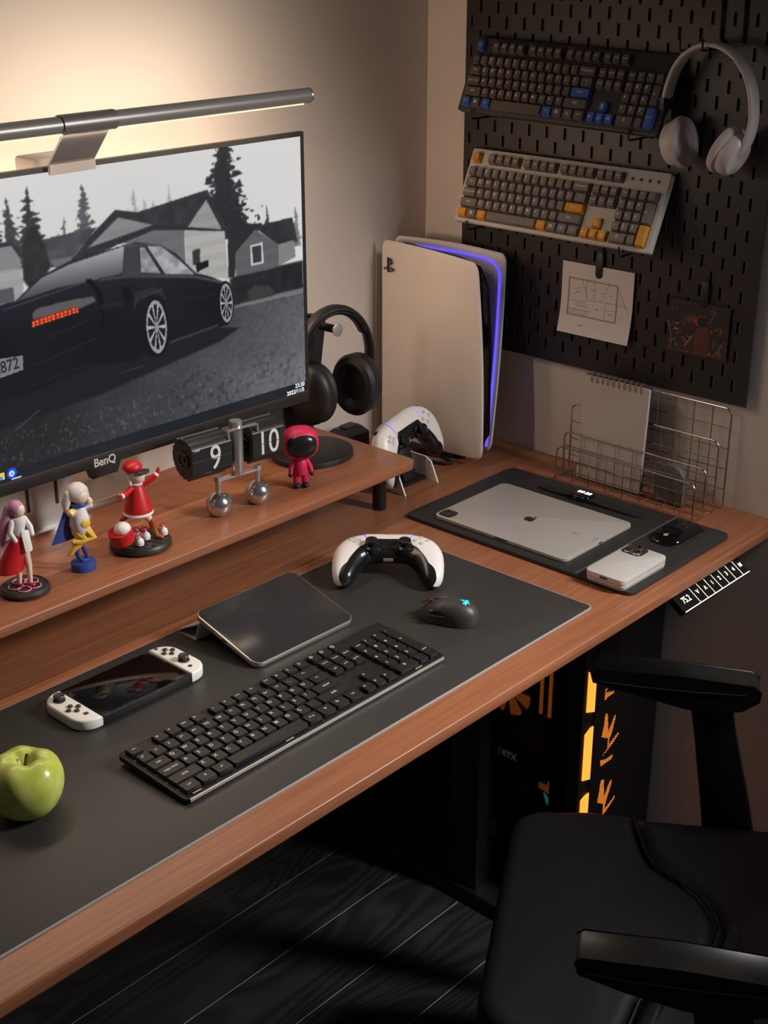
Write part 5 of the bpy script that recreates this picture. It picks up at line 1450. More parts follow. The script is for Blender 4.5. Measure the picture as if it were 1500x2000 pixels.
for (y, z) in ((-0.62, 0.96), (-0.14, 0.96), (-0.62, 1.68), (-0.14, 1.68)):
    obj('spacer', MB().lathe([(0.008, 0), (0.008, 0.0080)], 14, T=tr(0.0025, y + 0.384, z - 0.928, ry=90)), 'black_plastic', peg)

# ------------------------------------------------------------------ keyboards on the pegboard
def wall_keyboard(label, bottom, up2, L, Dp, m_case, m_acc, dots, roll=0.0):
    t = thing('mechanical_keyboard', label, 'keyboard', (0, 0, 0), group='keyboards on the pegboard')
    u = Vector((up2[0], 0, up2[1])).normalized()
    rgt = Vector((0, -1, 0)); nrm = rgt.cross(u)
    mtx = Matrix((rgt, u, nrm)).transposed().to_4x4()
    loc = Vector(bottom) + nrm * 0.0080
    t.location = loc; t.rotation_euler = (mtx @ Matrix.Rotation(R(roll), 4, 'Z')).to_euler()
    cs_ = obj('case', MB().slab(rrect(L, Dp, 0.004, 3, 0, Dp / 2), -0.014, 0.0, 0.0015, 0.002), m_case, t)
    ux_ = (L - 0.018) / 22.5; uy_ = (Dp - 0.0135) / 6.4
    wells = MB()
    xl = -L / 2 + 0.009; yt = Dp - 0.0075
    def well(x0, x1, r0, r1):
        ya = yt - (r0 + (0.4 if r0 > 0 else 0)) * uy_; yb = yt - (r1 + (0.4 if r0 > 0 else 0)) * uy_
        wells.box(xl + x0 * ux_, xl + x1 * ux_, yb, ya, -0.0005, 0.0004)
    well(0, 15, 1, 6); well(15.25, 18.25, 1, 3); well(16.25, 17.25, 4, 5); well(15.25, 18.25, 5, 6); well(18.5, 22.5, 1, 6)
    well(0, 1, 0, 1); well(2, 6, 0, 1); well(6.5, 10.5, 0, 1); well(11, 15, 0, 1); well(15.25, 18.25, 0, 1)
    obj('key_wells', wells, 'kb_plate', t, smooth=0)
    if m_acc.name == 'key_blue': kn = MATS['keycap_dark']
    else: kn = MATS['keycap_grey']
    kr = obj('switch_plate', MB().box(-L / 2 + 0.012, L / 2 - 0.012, 0.008, Dp - 0.01, -0.004, -0.001), 'kb_plate', t, smooth=0)
    build_keys(kr, ROWS_US, unit_x=ux_, unit_y=uy_, x_left=xl, y_top=yt, z=0.0008, h=0.0085, gap=0.0009, taper=0.0034, r=0.0012, m_norm=kn, m_acc=m_acc, accents={(0, 0), (5, 0), (5, 2), (3, 12), (5, 4), (4, 13), (4, 18), (5, 9), (5, 10), (5, 11)}, first_gap=0.4 * uy_, cache={}, leg_m=MATS['legend_soft'], corner=True)
    dd = MB()
    for k in range(4):
        dd.lathe([(0.0026, 0.0), (0.0026, 0.0006), (0.0004, 0.0006)], 12, T=tr(xl + (19.1 + 0.95 * k) * ux_, yt - 0.45 * uy_, 0))
    obj('indicator', dd, dots, t)
    return t, loc
mat('keycap_dark', S(92, 85, 82), 0.55)
mat('keycap_grey', S(118, 110, 106), 0.55)
mat('key_blue', S(54, 92, 168), 0.5)
mat('key_yellow', S(214, 146, 24), 0.5)
mat('case_dark', S(60, 55, 53), 0.55)
mat('case_white', S(196, 190, 184), 0.55)
kA, _ = wall_keyboard('dark keyboard with blue accent keys, upper on the pegboard', (-0.0735, -0.3225, 1.327), (0.046, 0.108), 0.380, 0.1205, MATS['case_dark'], MATS['key_blue'], MATS['dark_plastic'], roll=-1.0)
kB, _ = wall_keyboard('pale keyboard with yellow accent keys, lower on the pegboard', (-0.0785, -0.325, 1.152), (0.0505, 0.1125), 0.382, 0.1235, MATS['case_white'], MATS['key_yellow'], MATS['dark_plastic'])

def hook(y, z, reach, lip, label):
    t = thing('hook', label, 'hook', (-0.020, y, z), group='pegboard hooks')
    obj('arm', MB().tube([(0.004, 0, 0.010), (-0.002, 0, 0.006), (-0.003, 0, 0.0), (-reach * 0.5, 0, 0.0), (-reach + 0.004, 0, 0.0), (-reach, 0, 0.003), (-reach - 0.001, 0, lip)], 0.0016, 8), 'black_metal', t)
    obj('stay', MB().box(0.0, 0.0028, -0.003, 0.003, -0.004, 0.012), 'black_metal', t, smooth=0)
    return t
hook(-0.166, 1.3215, 0.064, 0.017, 'black hook under the left end of the dark keyboard')
hook(-0.466, 1.3165, 0.064, 0.017, 'black hook under the right part of the dark keyboard')
hook(-0.166, 1.1425, 0.069, 0.016, 'black hook under the left end of the pale keyboard')
hook(-0.466, 1.1425, 0.069, 0.016, 'black hook under the right end of the pale keyboard')
hook(-0.540, 1.448, 0.062, 0.016, 'black hook at the left of the white headphone band')
hook(-0.576, 1.450, 0.062, 0.016, 'black hook at the right of the white headphone band')
for (y0, y1, lb) in ((-0.568, -0.570, 'black cord hanging above the white headphones, left one'), (-0.604, -0.606, 'black cord hanging above the white headphones, right one')):
    tag(obj('hanging_cord', MB().tube([(-0.0235, y0 + 0.001, 1.74), (-0.0235, y0, 1.60), (-0.0235, y0, 1.52), (-0.0235, y1, 1.49), (-0.0235, y1, 1.462)], 0.0018, 6), 'black_rubber'), lb, 'cord', 'black cords on the pegboard')

# ------------------------------------------------------------------ white headphones
wh = thing('headphones', 'white on-ear headphones hanging on the pegboard', 'headphones', (-0.064, -0.584, 1.458), (0, 0, R(-6)))
mat('hp_white', S(206, 198, 194), 0.34)
mat('hp_white_pad', S(200, 190, 186), 0.6)
WT = Matrix(((0, 0, -1, 0), (-1, 0, 0, 0), (0, 1, 0, 0), (0, 0, 0, 1)))    # x -> -y (right in view), y -> up, z -> towards room
n = 44; path = []; secs = []
pts2 = [(-0.058, -0.150), (-0.068, -0.134), (-0.074, -0.112), (-0.0755, -0.088), (-0.071, -0.062), (-0.061, -0.036), (-0.045, -0.016), (-0.024, -0.004), (0, 0.0), (0.026, -0.006), (0.048, -0.021), (0.064, -0.042), (0.0735, -0.068), (0.0765, -0.096), (0.072, -0.122), (0.062, -0.142), (0.050, -0.155)]
pp = [Vector(p) for p in pts2]
dense = []
for i in range(len(pp) - 1):
    p0, p1, p2, p3 = pp[max(i - 1, 0)], pp[i], pp[i + 1], pp[min(i + 2, len(pp) - 1)]
    for k in range(3):
        t = k / 3
        dense.append(0.5 * ((2 * p1) + (p2 - p0) * t + (2 * p0 - 5 * p1 + 4 * p2 - p3) * t * t + (3 * p1 - p0 - 3 * p2 + p3) * t ** 3))
dense.append(pp[-1])
path = [(p.x, p.y, 0) for p in dense]
sec = []
for i in range(len(path)):
    u = abs(i / (len(path) - 1) * 2 - 1)
    w = 0.0125 - 0.002 * u if u < 0.92 else 0.009
    h_ = 0.0042
    sec.append([(w * math.copysign(abs(math.cos(a)) ** 0.6, math.cos(a)), h_ * math.copysign(abs(math.sin(a)) ** 0.8, math.sin(a))) for a in [2 * math.pi * k / 16 for k in range(16)]])
obj('headband', MB().sweep(path, sec, (0, 0, 1), T=WT), 'hp_white', wh, smooth=60)
obj('size_joint', MB().box(-0.0815, -0.0705, -0.095, -0.078, -0.0125, 0.0125, WT), 'dark_plastic', wh, smooth=0)
def disc(rs, T): return MB().rings([[(r * 0.92 * math.cos(2 * math.pi * k / 32), r * 1.08 * math.sin(2 * math.pi * k / 32), z) for k in range(32)] for r, z in rs], T)
for s in (-1, 1):
    T = WT @ tr(s * 0.0455, -0.141, 0.0, rz=-s * 6) @ tr(ry=-90 * s) @ tr(rx=0)
    if s > 0: T = WT @ tr(0.0415, -0.143, 0.0, rz=-26) @ tr(ry=-90)
    else: T = WT @ tr(-0.047, -0.140, 0.0, rz=12) @ tr(ry=90)
    cup = obj('ear_cup', disc([(0.010, -0.020), (0.024, -0.019), (0.029, -0.014), (0.030, -0.004), (0.029, 0.0)], T), 'hp_white', wh)
    obj('cushion', disc([(0.029, 0.0), (0.0335, 0.002), (0.0350, 0.007), (0.0330, 0.0125), (0.0260, 0.0150), (0.0200, 0.0130), (0.0190, 0.0110), (0.001, 0.0105)], T), 'hp_white_pad', cup)

# ------------------------------------------------------------------ floor plan sheet, photo, clips
pa = thing('floor_plan', 'sheet with a drawn floor plan clipped to the pegboard', 'paper', (-0.0235, -0.388, 1.0465), (0, 0, 0))
rs = []
for j in range(13):
    t = j / 12; z = 0.0585 - 0.117 * t; cx = -0.001 - 0.010 * max(0, t - 0.45) ** 2 * 3.0
    rs.append([(cx, 0.069, z), (cx - 0.0003, 0.069, z), (cx - 0.0003, -0.069, z), (cx, -0.069, z)])
obj('sheet', MB().rings(rs), 'paper', pa, smooth=80)
pl_ = MB()
def seg(a, b_, w=0.00045):
    (y0, z0), (y1, z1) = a, b_
    d = Vector((y1 - y0, z1 - z0)); L_ = d.length
    if L_ < 1e-6: return
    an = math.atan2(d.y, d.x)
    n_ = max(1, int(L_ / 0.012))
    nv = Vector((-d.y, d.x)).normalized() * w / 2
    for i in range(n_):
        qa = (y0 + d.x * i / n_, z0 + d.y * i / n_); qb = (y0 + d.x * (i + 1) / n_, z0 + d.y * (i + 1) / n_)
        v_ = []
        for (q_, sg) in ((qa, 1), (qb, 1), (qb, -1), (qa, -1)):
            y = q_[0] + nv.x * sg; z = q_[1] + nv.y * sg
            t = (0.0585 - z) / 0.117; cx = -0.001 - 0.010 * max(0, t - 0.45) ** 2 * 3.0
            v_.append((cx - 0.0006, -y, z))
        pl_.add(v_, [(0, 1, 2, 3)])
def rect(y0, z0, y1, z1, w=0.00045):
    seg((y0, z0), (y1, z0), w); seg((y1, z0), (y1, z1), w); seg((y1, z1), (y0, z1), w); seg((y0, z1), (y0, z0), w)
rect(-0.055, -0.028, 0.040, 0.033, 0.0008); rect(-0.0535, -0.0265, 0.0385, 0.0315)
for a, b_ in (((-0.020, 0.033), (-0.020, 0.0)), ((-0.053, -0.004), (-0.020, -0.004)), ((-0.020, 0.0), (0.038, 0.002)), ((-0.004, 0.033), (-0.004, 0.002)), ((0.024, 0.033), (0.010, 0.001)), ((-0.030, 0.033), (-0.018, 0.004)), ((0.018, 0.0), (0.018, -0.027)), ((0.040, 0.030), (0.062, -0.010)), ((0.018, -0.012), (0.038, -0.008)), ((0.040, 0.002), (0.060, 0.000)), ((-0.038, -0.012), (-0.014, -0.012)), ((-0.055, -0.018), (-0.010, -0.018)), ((0.042, -0.018), (0.056, -0.018)), ((-0.044, 0.014), (-0.028, 0.020)), ((-0.044, 0.006), (-0.030, 0.016))):
    seg(a, b_)
for k in range(9): seg((-0.040 + 0.0022 * k, -0.012), (-0.040 + 0.0022 * k, -0.006), 0.0003)
for k in range(14): seg((-0.053 + 0.003 * k, -0.018), (-0.053 + 0.003 * k, -0.026), 0.0003)
for (y, z, w) in ((-0.040, 0.010, 0.006), (-0.012, 0.018, 0.006), (0.010, 0.016, 0.004), (0.026, 0.014, 0.004), (0.0, -0.012, 0.006), (0.026, -0.016, 0.005), (-0.03, -0.043, 0.010), (-0.02, -0.050, 0.002)):
    seg((y, z), (y + w, z), 0.0009)
obj('plan_lines', pl_, mat('ink', S(84, 70, 66), 0.8), pa, smooth=0)

def clip(y, z, label):
    t = thing('paper_clip', label, 'clip', (-0.020, y, z), group='pegboard clips')
    obj('tongue', MB().slab(rrect(0.0135, 0.042, 0.0066, 6, 0, 0.0), 0.0046, 0.0062, 0.0004, T=WT), 'black_plastic', t)
    obj('root', MB().box(-0.0066, 0.0, -0.005, 0.005, 0.020, 0.026), 'black_plastic', t, smooth=0)
clip(-0.3905, 1.1065, 'black clip holding the floor plan sheet')
clip(-0.583, 1.092, 'black clip holding the dark concert photo')

pt = thing('concert_photo', 'dark photo print of a crowd lit orange, on the pegboard', 'photo', (-0.0235, -0.5765, 1.0365))
obj('card', MB().box(-0.0010, -0.0004, -0.053, 0.053, -0.0415, 0.0415), mat('photo_back', S(30, 26, 25), 0.5), pt, smooth=0)
gn, gm = 150, 118
GY, GZ = np.meshgrid(np.linspace(-1, 1, gn), np.linspace(-0.8, 0.8, gm))     # photo coordinates, right and up
im = np.zeros((gm, gn, 3)); im[:] = (30, 26, 27)
im += (np.clip(-0.3 - GZ, 0, 1) * 26)[..., None] * np.array((1.0, 0.45, 0.25))
im += (np.exp(-((GY + 0.25) ** 2 / 0.05 + (GZ - 0.27) ** 2 / 0.012)) * 60)[..., None] * np.array((1, .35, .2))
bodym = (np.hypot((GY - 0.15) / 0.26, (GZ + 0.45) / 0.62) < 1); im[bodym] = (66, 34, 20)
headm = np.hypot((GY - 0.13) / 0.19, (GZ - 0.26) / 0.17) < 1; im[headm] = (18, 14, 14)
def stroke(pts, c, w=0.012, al=1.0):
    for (a, b_) in zip(pts[:-1], pts[1:]):
        dx, dz = b_[0] - a[0], b_[1] - a[1]
        t = np.clip(((GY - a[0]) * dx + (GZ - a[1]) * dz) / (dx * dx + dz * dz + 1e-9), 0, 1)
        d = np.hypot(GY - a[0] - t * dx, GZ - a[1] - t * dz)
        k = (np.clip(1 - d / w, 0, 1) * al)[..., None]
        im[:] = im * (1 - k) + np.array(c) * k
stroke([(-0.07, 0.20), (-0.02, 0.36), (0.10, 0.43), (0.24, 0.40)], (180, 70, 50))
stroke([(0.30, 0.24), (0.42, 0.34), (0.50, 0.52), (0.44, 0.64), (0.36, 0.62)], (165, 80, 40))
stroke([(0.50, 0.52), (0.56, 0.60)], (150, 70, 40)); stroke([(-0.10, 0.30), (-0.08, 0.20), (-0.02, 0.12)], (205, 40, 50), 0.03, 0.8)
stroke([(0.32, 0.08), (0.26, 0.02)], (200, 40, 50), 0.03, 0.7)
rg = random.Random(5)
for k in range(46):
    x = rg.uniform(-1, 1); z = rg.uniform(-0.75, 0.10)
    if abs(x - 0.15) < 0.24: continue
    c = rg.choice([(196, 112, 30), (160, 78, 26), (214, 150, 50), (130, 58, 24)])
    p = [(x, z)]
    for j in range(4): p.append((p[-1][0] + rg.uniform(-0.09, 0.09), p[-1][1] + rg.uniform(-0.04, 0.08)))
    stroke(p, c, 0.012, rg.uniform(0.4, 0.95))
stroke([(-0.95, -0.05), (-0.86, -0.30), (-0.84, -0.55), (-0.90, -0.7)], (176, 92, 34)); stroke([(-0.40, -0.60), (-0.24, -0.36), (-0.14, -0.20)], (200, 120, 44), 0.016); stroke([(-0.9, 0.5), (-0.88, 0.42)], (120, 120, 130)); stroke([(-0.75, 0.56), (-0.74, 0.46)], (120, 110, 120))
im = np.clip(im, 0, 255) / 255.0
liq = np.where(im <= 0.04045, im / 12.92, ((im + 0.055) / 1.055) ** 2.4)
me = bpy.data.meshes.new('print')
vv = np.stack([np.full(GY.shape, -0.0013), -GY * 0.053, GZ * 0.0415 / 0.8], -1).reshape(-1, 3)
idx = np.arange(gn * gm).reshape(gm, gn)
qq = np.stack([idx[:-1, :-1], idx[:-1, 1:], idx[1:, 1:], idx[1:, :-1]], -1).reshape(-1, 4)
me.from_pydata(vv.tolist(), [], qq.tolist())
ca = me.color_attributes.new('pic', 'FLOAT_COLOR', 'POINT')
ca.data.foreach_set('color', np.concatenate([liq.reshape(-1, 3), np.ones((gn * gm, 1))], 1).ravel())
pm = bpy.data.materials.new('photo_print'); pm.use_nodes = True
at = pm.node_tree.nodes.new('ShaderNodeAttribute'); at.attribute_name = 'pic'
gn_ = pm.node_tree.nodes.new('ShaderNodeMix'); gn_.data_type = 'RGBA'; gn_.blend_type = 'ADD'; gn_.inputs['Factor'].default_value = 1.0
pm.node_tree.links.new(at.outputs['Color'], gn_.inputs['A']); pm.node_tree.links.new(at.outputs['Color'], gn_.inputs['B'])
pm.node_tree.links.new(gn_.outputs['Result'], pm.node_tree.nodes['Principled BSDF'].inputs['Base Color'])
pm.node_tree.nodes['Principled BSDF'].inputs['Roughness'].default_value = 0.45
link('print', me, pm, pt)

# ------------------------------------------------------------------ computer tower under the desk
px0, px1, pyf, pyb, pzb, pzt = -0.237, -0.008, -0.555, -0.135, 0.018, 0.575
pc = thing('computer_tower', 'black computer tower glowing orange inside, under the desk', 'computer', (-0.1225, -0.345, 0.0))
OFF = (0.1225, 0.345, 0.0)
mat('pc_black', S(15, 15, 16), 0.45)
mat('pc_inner', S(20, 18, 17), 0.5)
mat('led_orange', S(255, 150, 60), 0.5, emit=1.7, emit_col=S(255, 140, 46))
mat('led_amber', S(255, 170, 80), 0.5, emit=0.8, emit_col=S(255, 140, 50))
mat('led_teal', S(60, 220, 220), 0.5, emit=1.2, emit_col=S(50, 210, 210))
gm_ = bpy.data.materials.new('tinted_glass'); gm_.use_nodes = True
nt = gm_.node_tree; nt.nodes.remove(nt.nodes['Principled BSDF'])
tb_ = nt.nodes.new('ShaderNodeBsdfTransparent'); tb_.inputs['Color'].default_value = (0.42, 0.40, 0.40, 1)
gb_ = nt.nodes.new('ShaderNodeBsdfGlossy'); gb_.inputs['Roughness'].default_value = 0.03
mx_ = nt.nodes.new('ShaderNodeMixShader'); fz = nt.nodes.new('ShaderNodeFresnel'); fz.inputs['IOR'].default_value = 1.35
nt.links.new(fz.outputs[0], mx_.inputs[0]); nt.links.new(tb_.outputs[0], mx_.inputs[1]); nt.links.new(gb_.outputs[0], mx_.inputs[2])
nt.links.new(mx_.outputs[0], nt.nodes['Material Output'].inputs['Surface'])
def pco(nm, mb, m, parent=None, **k):
    return obj(nm, mb, m, parent or pc, OFF if parent is None else (0, 0, 0), **k)
sh2 = MB()
sh2.box(px0, px1, pyf + 0.02, pyb, pzt - 0.02, pzt); sh2.box(px0, px1, pyf + 0.02, pyb, pzb, pzb + 0.02)
sh2.box(px1 - 0.006, px1, pyf + 0.02, pyb, pzb + 0.02, pzt - 0.02); sh2.box(px0, px1 - 0.006, pyb - 0.006, pyb, pzb + 0.02, pzt - 0.02)
sh2.box(px0, px0 + 0.008, pyf + 0.02, pyf + 0.062, pzb + 0.02, pzt - 0.02)
sh2.box(px0 + 0.004, px1 - 0.006, pyb - 0.25, pyb - 0.006, pzb + 0.02, pzb + 0.125)
pco('chassis', sh2, 'pc_black', smooth=0)
for (fx, fy) in ((px0 + 0.03, pyf + 0.05), (px1 - 0.03, pyf + 0.05), (px0 + 0.03, pyb - 0.05), (px1 - 0.03, pyb - 0.05)):
    pco('foot', MB().lathe([(0.016, 0.0), (0.016, pzb)], 16, T=tr(fx, fy, 0)), 'black_rubber')
pco('side_glass', MB().box(px0 - 0.003, px0, pyf + 0.03, pyb - 0.005, pzb + 0.02, pzt - 0.012), gm_, smooth=0)
# front panel, with openings for light between the corner pillar and the panel
pco('corner_pillar', MB().box(px0 - 0.004, px0 + 0.006, pyf + 0.002, pyf + 0.03, pzb, pzt), 'pc_black', smooth=0)
fp = pco('front_panel', MB().slab([(-0.207, pzb), (px1, pzb), (px1, pzt), (-0.207, pzt)], 0.0, 0.020, 0.002, T=Matrix(((1, 0, 0, 0), (0, 0, -1, pyf + 0.020), (0, 1, 0, 0), (0, 0, 0, 1)))), 'pc_black', smooth=0)
bars = [[(0.508, 0.495), (0.424, 0.433)], [(0.385, 0.396), (0.293, 0.301)], [(0.257, 0.265), (0.172, 0.180)], [(0.136, 0.144), (0.06, 0.068)]]
for tp_, bt_ in bars:
    pco('light_bar', MB().slab([(px0 + 0.006, bt_[1]), (-0.207, bt_[0]), (-0.207, tp_[1]), (px0 + 0.006, tp_[0])], 0, 0.004, 0, T=Matrix(((1, 0, 0, 0), (0, 0, -1, pyf + 0.005), (0, 1, 0, 0), (0, 0, 0, 1)))), 'led_orange', smooth=0)
prev = pzt
gaps = [(0.508, pzt), (0.396, 0.424), (0.265, 0.293), (0.144, 0.172), (pzb, 0.060)]
for a, b_ in gaps: pco('pillar_bridge', MB().box(px0 + 0.006, -0.207, pyf + 0.003, pyf + 0.02, a, b_), 'pc_black', smooth=0)
# perforated feather marks glowing through the panel
FE = [[(-0.182, 0.454), (-0.172, 0.456), (-0.18, 0.449), (-0.148, 0.439), (-0.164, 0.436), (-0.18, 0.435)],
      [(-0.175, 0.408), (-0.168, 0.403), (-0.162, 0.366), (-0.145, 0.393), (-0.142, 0.386), (-0.153, 0.354), (-0.158, 0.348), (-0.159, 0.338), (-0.13, 0.351), (-0.129, 0.345), (-0.152, 0.332), (-0.18, 0.321), (-0.161, 0.333), (-0.163, 0.353), (-0.182, 0.365), (-0.177, 0.386)],
      [(-0.181, 0.318), (-0.164, 0.312), (-0.142, 0.312), (-0.145, 0.305), (-0.163, 0.303), (-0.179, 0.304)],
      [(-0.173, 0.276), (-0.165, 0.272), (-0.161, 0.234), (-0.142, 0.261), (-0.139, 0.254), (-0.154, 0.22), (-0.157, 0.204), (-0.161, 0.206), (-0.163, 0.223), (-0.18, 0.233), (-0.178, 0.251)],
      [(-0.127, 0.221), (-0.126, 0.215), (-0.152, 0.202), (-0.157, 0.204)]]
def inpoly(x, z, p):
    r_ = False
    for i in range(len(p)):
        (xa, za), (xb, zb) = p[i], p[(i + 1) % len(p)]
        if (za > z) != (zb > z) and x < (xb - xa) * (z - za) / (zb - za) + xa: r_ = not r_
    return r_
dots = MB()
zz = 0.06
while zz < 0.46:
    xx = -0.184
    while xx < -0.124:
        if any(inpoly(xx, zz, p) for p in FE) or any(inpoly(xx, zz + 0.132, p) for p in FE[1:2] + FE[2:3]):
            dots.box(xx - 0.0006, xx + 0.0006, pyf - 0.0004, pyf + 0.001, zz - 0.0006, zz + 0.0006)
        xx += 0.0021
    zz += 0.0027
do = pco('perforations', dots, 'led_amber', parent=fp, smooth=0); do['kind'] = 'stuff'
# inside
mbd = pco('mainboard', MB().box(px1 - 0.03, px1 - 0.026, -0.46, -0.15, 0.16, 0.53), 'pc_inner', smooth=0)
for yy in (-0.446, -0.464):
    r1 = pco('memory_stick', MB().box(-0.205, -0.20, yy - 0.004, yy + 0.004, 0.37, 0.50), 'pc_inner', smooth=0)
    pco('light_bar', MB().box(-0.2056, -0.2050, yy - 0.0035, yy + 0.0035, 0.375, 0.49), 'led_amber', parent=r1, smooth=0)
cl_ = pco('cooler', MB().lathe([(0.058, 0), (0.060, 0.004), (0.060, 0.022), (0.050, 0.024), (0.050, 0.018), (0.001, 0.018)], 36, T=tr(-0.17, -0.365, 0.385, ry=-90)), 'pc_inner')
bl_ = MB()
for k in range(7):
    a = 2 * math.pi * k / 7
    bl_.slab([(0.014, -0.006), (0.046, -0.014), (0.049, 0.004), (0.046, 0.012), (0.014, 0.006)], 0.019, 0.0205, 0, T=tr(-0.17, -0.365, 0.385, ry=-90) @ tr(rz=math.degrees(a)))
pco('fan_blades', bl_, mat('led_dim', S(255, 150, 70), 0.5, emit=0.55, emit_col=S(255, 140, 50)), parent=cl_, smooth=0)
gpu = pco('graphics_card', MB().box(-0.212, -0.07, -0.47, -0.16, 0.245, 0.295), 'pc_inner', smooth=0)
tx = MB(); put_text(tx, 'GEFORCE RTX', 0.0165, Matrix(((0, 0, -1, -0.2126), (-1, 0, 0, -0.350), (0, 1, 0, 0.270), (0, 0, 0, 1))), 0.02)
pco('lettering', tx, mat('gpu_white', S(170, 165, 160), 0.5, emit=0.8), parent=gpu, smooth=0)
bkt = pco('bracket', MB().slab([(-0.49, 0.224), (-0.452, 0.231), (-0.452, 0.252), (-0.49, 0.246)], 0, 0.004, 0, T=Matrix(((0, 0, -1, -0.205), (1, 0, 0, 0), (0, 1, 0, 0), (0, 0, 0, 1)))), 'led_dim', smooth=0)
pco('status_light', MB().slab([(-0.478, 0.200), (-0.468, 0.206), (-0.462, 0.224), (-0.472, 0.214)], 0, 0.003, 0, T=Matrix(((0, 0, -1, -0.205), (1, 0, 0, 0), (0, 1, 0, 0), (0, 0, 0, 1)))), 'led_teal', smooth=0)
hsk = pco('heatsink', MB().box(-0.185, -0.12, -0.475, -0.435, 0.305, 0.355), mat('pc_bronze', S(92, 60, 40), 0.35, 0.7), smooth=0)
emb = MB()
ET = Matrix(((0, 0, -1, px0 + 0.0025), (-1, 0, 0, -0.390), (0, 1, 0, 0.1275), (0, 0, 0, 1)))
for r_, a0, a1 in ((0.0165, 40, 320), (0.0105, -140, 140), (0.0048, 40, 320)):
    emb.tube([(r_ * math.cos(R(a0 + (a1 - a0) * k / 24)), r_ * math.sin(R(a0 + (a1 - a0) * k / 24)), 0) for k in range(25)], 0.0013, 6, T=ET)
pco('emblem', emb, mat('gpu_white', S(170, 165, 160), 0.5), smooth=0)
for (nm, loc, e, c, sz) in (('tower_glow', (-0.12, -0.36, 0.45), 0.14, (1.0, 0.48, 0.16), 0.05),):
    ld = bpy.data.lights.new(nm, 'POINT'); ld.energy = e; ld.color = c; ld.shadow_soft_size = sz
    lo = bpy.data.objects.new(nm, ld); COL.objects.link(lo); lo.parent = pc; lo.location = Vector(loc) + Vector(OFF)

# ------------------------------------------------------------------ office chair
oc = thing('office_chair', 'black leather office chair with padded arms in front of the desk', 'chair', (-0.663, -0.84, 0), (0, 0, R(31)))
SZ = 0.45
seam = [(0.232, -0.060), (0.200, -0.066), (0.173, -0.073), (0.145, -0.080), (0.122, -0.090), (0.104, -0.108), (0.086, -0.132), (0.064, -0.153), (0.034, -0.168), (0.0, -0.176)]
seam_full = seam + [(-x, y) for x, y in reversed(seam[:-1])]
def cushion(outline, z0, z1, bev, crown):
    mb = MB()
    cx = sum(p[0] for p in outline) / len(outline); cy = sum(p[1] for p in outline) / len(outline)
    rs = []
    for k in range(5):
        a = R(90 * k / 4); q = inset(outline, bev * 0.35 * (1 - math.sin(a))); rs.append([(x, y, z0 + bev * 0.5 * (1 - math.cos(a))) for x, y in q])
    for k in range(8):
        a = R(90 * k / 7); q = inset(outline, bev * (1 - math.cos(a))); rs.append([(x, y, z1 - bev * (1 - math.sin(a)) * 0.8) for x, y in q])
    last = [(p[0], p[1]) for p in rs[-1]]
    for f in (0.9, 0.75, 0.55, 0.3, 0.03):
        rs.append([(cx + (x - cx) * f, cy + (y - cy) * f, z1 + crown * (1 - f * f)) for x, y in last])
    return mb.rings(rs)
front = []
for k in range(9):
    a = R(90 * k / 8); front.append((0.222 - 0.055 + 0.055 * math.cos(a), 0.108 - 0.055 + 0.055 * math.sin(a)))
fo_ = front + [(-x, y) for x, y in reversed(front)]
out_f = fo_ + [(-0.232, 0.0)] + [(x, y + 0.002) for x, y in reversed(seam_full)] + [(0.232, 0.0)]
seat = obj('seat_cushion', cushion(out_f, SZ - 0.09, SZ, 0.022, 0.006), 'chair_leather', oc, smooth=75)
rear = [(x, y - 0.002) for x, y in seam_full] + [(-0.24, -0.25), (-0.225, -0.36), (-0.19, -0.40), (0.19, -0.40), (0.225, -0.36), (0.24, -0.25)]
obj('rear_cushion', cushion(rear, SZ - 0.09, SZ - 0.004, 0.022, -0.010), 'chair_leather', oc, smooth=75)
obj('seat_shell', MB().slab(rrect(0.40, 0.46, 0.05, 5, 0, -0.15), SZ - 0.125, SZ - 0.088, 0.01), 'chair_black', oc)
obj('seam_piping', MB().tube([(x, y, SZ - 0.002 - 0.004 * (abs(x) / 0.236) ** 6) for x, y in seam_full], 0.0022, 6), 'chair_leather', seat)
YZ = Matrix(((0, 0, 1, 0), (1, 0, 0, 0), (0, 1, 0, 0), (0, 0, 0, 1)))     # (a, b, c) -> x = c, y = a, z = b
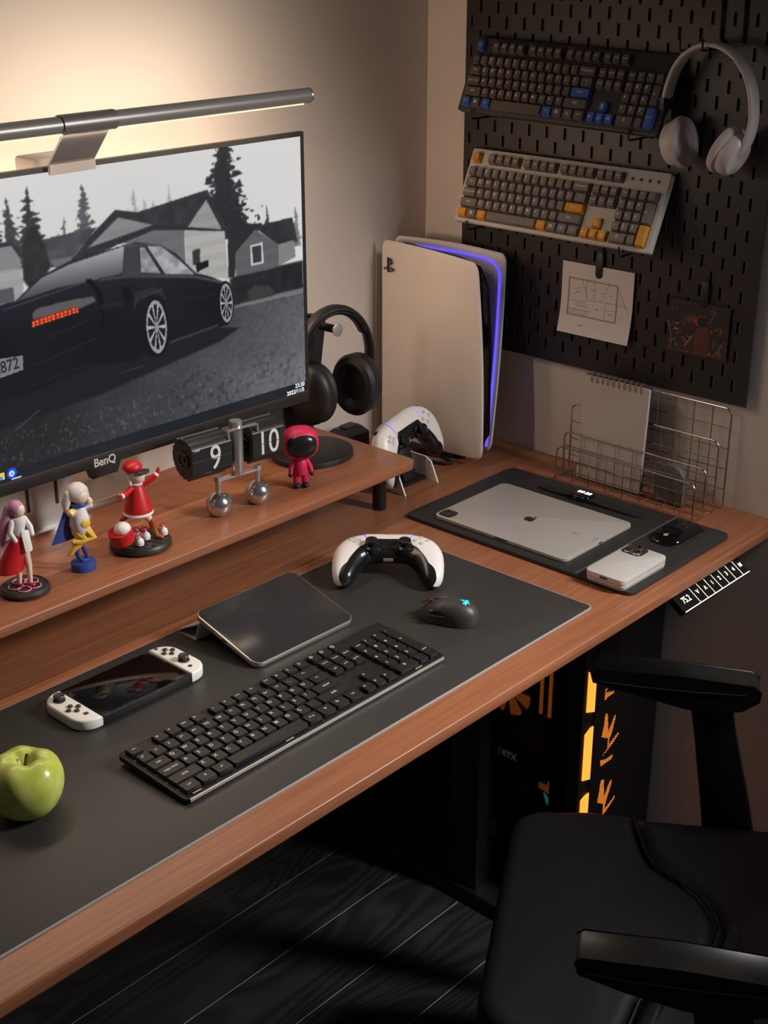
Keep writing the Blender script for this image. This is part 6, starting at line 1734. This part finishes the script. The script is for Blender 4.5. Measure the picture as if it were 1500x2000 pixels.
for s in (1, -1):
    xa = -0.0165 + 0.2955 * s
    ty = 0.002 + 0.010 * s
    prof = [(ty - 0.004, 0.641), (ty, 0.655), (ty - 0.006, 0.660), (-0.11, 0.661), (-0.208, 0.656), (-0.218, 0.648), (-0.217, 0.634), (-0.196, 0.618), (-0.165, 0.611), (-0.120, 0.613), (-0.060, 0.626)][::-1]
    pad = obj('arm_pad', MB().slab(prof, xa - 0.0225, xa + 0.0225, 0.0016, T=YZ, seg=2), 'chair_black', oc, smooth=60)
    pts = [(-0.182, 0.625), (-0.196, 0.56), (-0.222, 0.46), (-0.240, 0.38), (-0.248, 0.345), (-0.172, 0.345), (-0.164, 0.38), (-0.152, 0.46), (-0.136, 0.56), (-0.124, 0.622)]
    obj('arm_post', MB().slab(pts, xa - 0.012, xa + 0.012, 0.004, T=YZ), 'chair_black', oc, smooth=40)
    obj('arm_bracket', MB().box(min(0.15 * s, xa), max(0.15 * s, xa), -0.26, -0.19, SZ - 0.122, SZ - 0.100), 'chair_black', oc, smooth=0)
    obj('arm_trim', MB().tube([(xa - 0.0222, ty - 0.012, 0.642), (xa - 0.0228, -0.06, 0.640), (xa - 0.0228, -0.14, 0.640), (xa - 0.0222, -0.20, 0.642)], 0.0014, 6), mat('chair_trim', S(90, 90, 92), 0.15, 0.9), pad)
bk = MB()
rs = []
for j in range(14):
    t = j / 13; z = 0.47 + 0.62 * t; yb = -0.42 - 0.10 * t + 0.03 * math.sin(math.pi * t); w = 0.235 - 0.03 * t - (0.05 if j in (0, 13) else 0)
    th = 0.045 if 0 < j < 13 else 0.02
    rs.append([(w * math.copysign(abs(math.cos(a)) ** 0.5, math.cos(a)), yb + th * math.copysign(abs(math.sin(a)) ** 0.7, math.sin(a)) + 0.05 * (math.cos(a) ** 2), z) for a in [2 * math.pi * k / 28 for k in range(28)]])
obj('backrest', bk.rings(rs), 'chair_leather', oc, smooth=60)
obj('back_bar', MB().tube([(0, -0.25, 0.335), (0, -0.44, 0.34), (0, -0.49, 0.42), (0, -0.505, 0.62)], 0.022, 10), 'chair_black', oc)
obj('gas_lift', MB().lathe([(0.026, 0.10), (0.026, 0.22), (0.016, 0.22), (0.016, 0.33)], 20, T=tr(0, -0.15, 0)), 'chair_black', oc)
for k in range(5):
    a = 2 * math.pi * k / 5 + 0.35
    ex, ey = 0.29 * math.cos(a), -0.15 + 0.29 * math.sin(a)
    sp_ = obj('base_spoke', MB().tube([(0, -0.15, 0.105), (0.15 * math.cos(a), -0.15 + 0.15 * math.sin(a), 0.09), (ex, ey, 0.065)], 0.02, 10, rr=[0.026, 0.020, 0.014]), 'chair_black', oc)
    obj('caster', MB().lathe([(0.024, -0.016), (0.029, -0.012), (0.029, 0.012), (0.024, 0.016)], 20, T=tr(ex, ey, 0.029, rx=90, rz=0)), 'black_rubber', sp_)
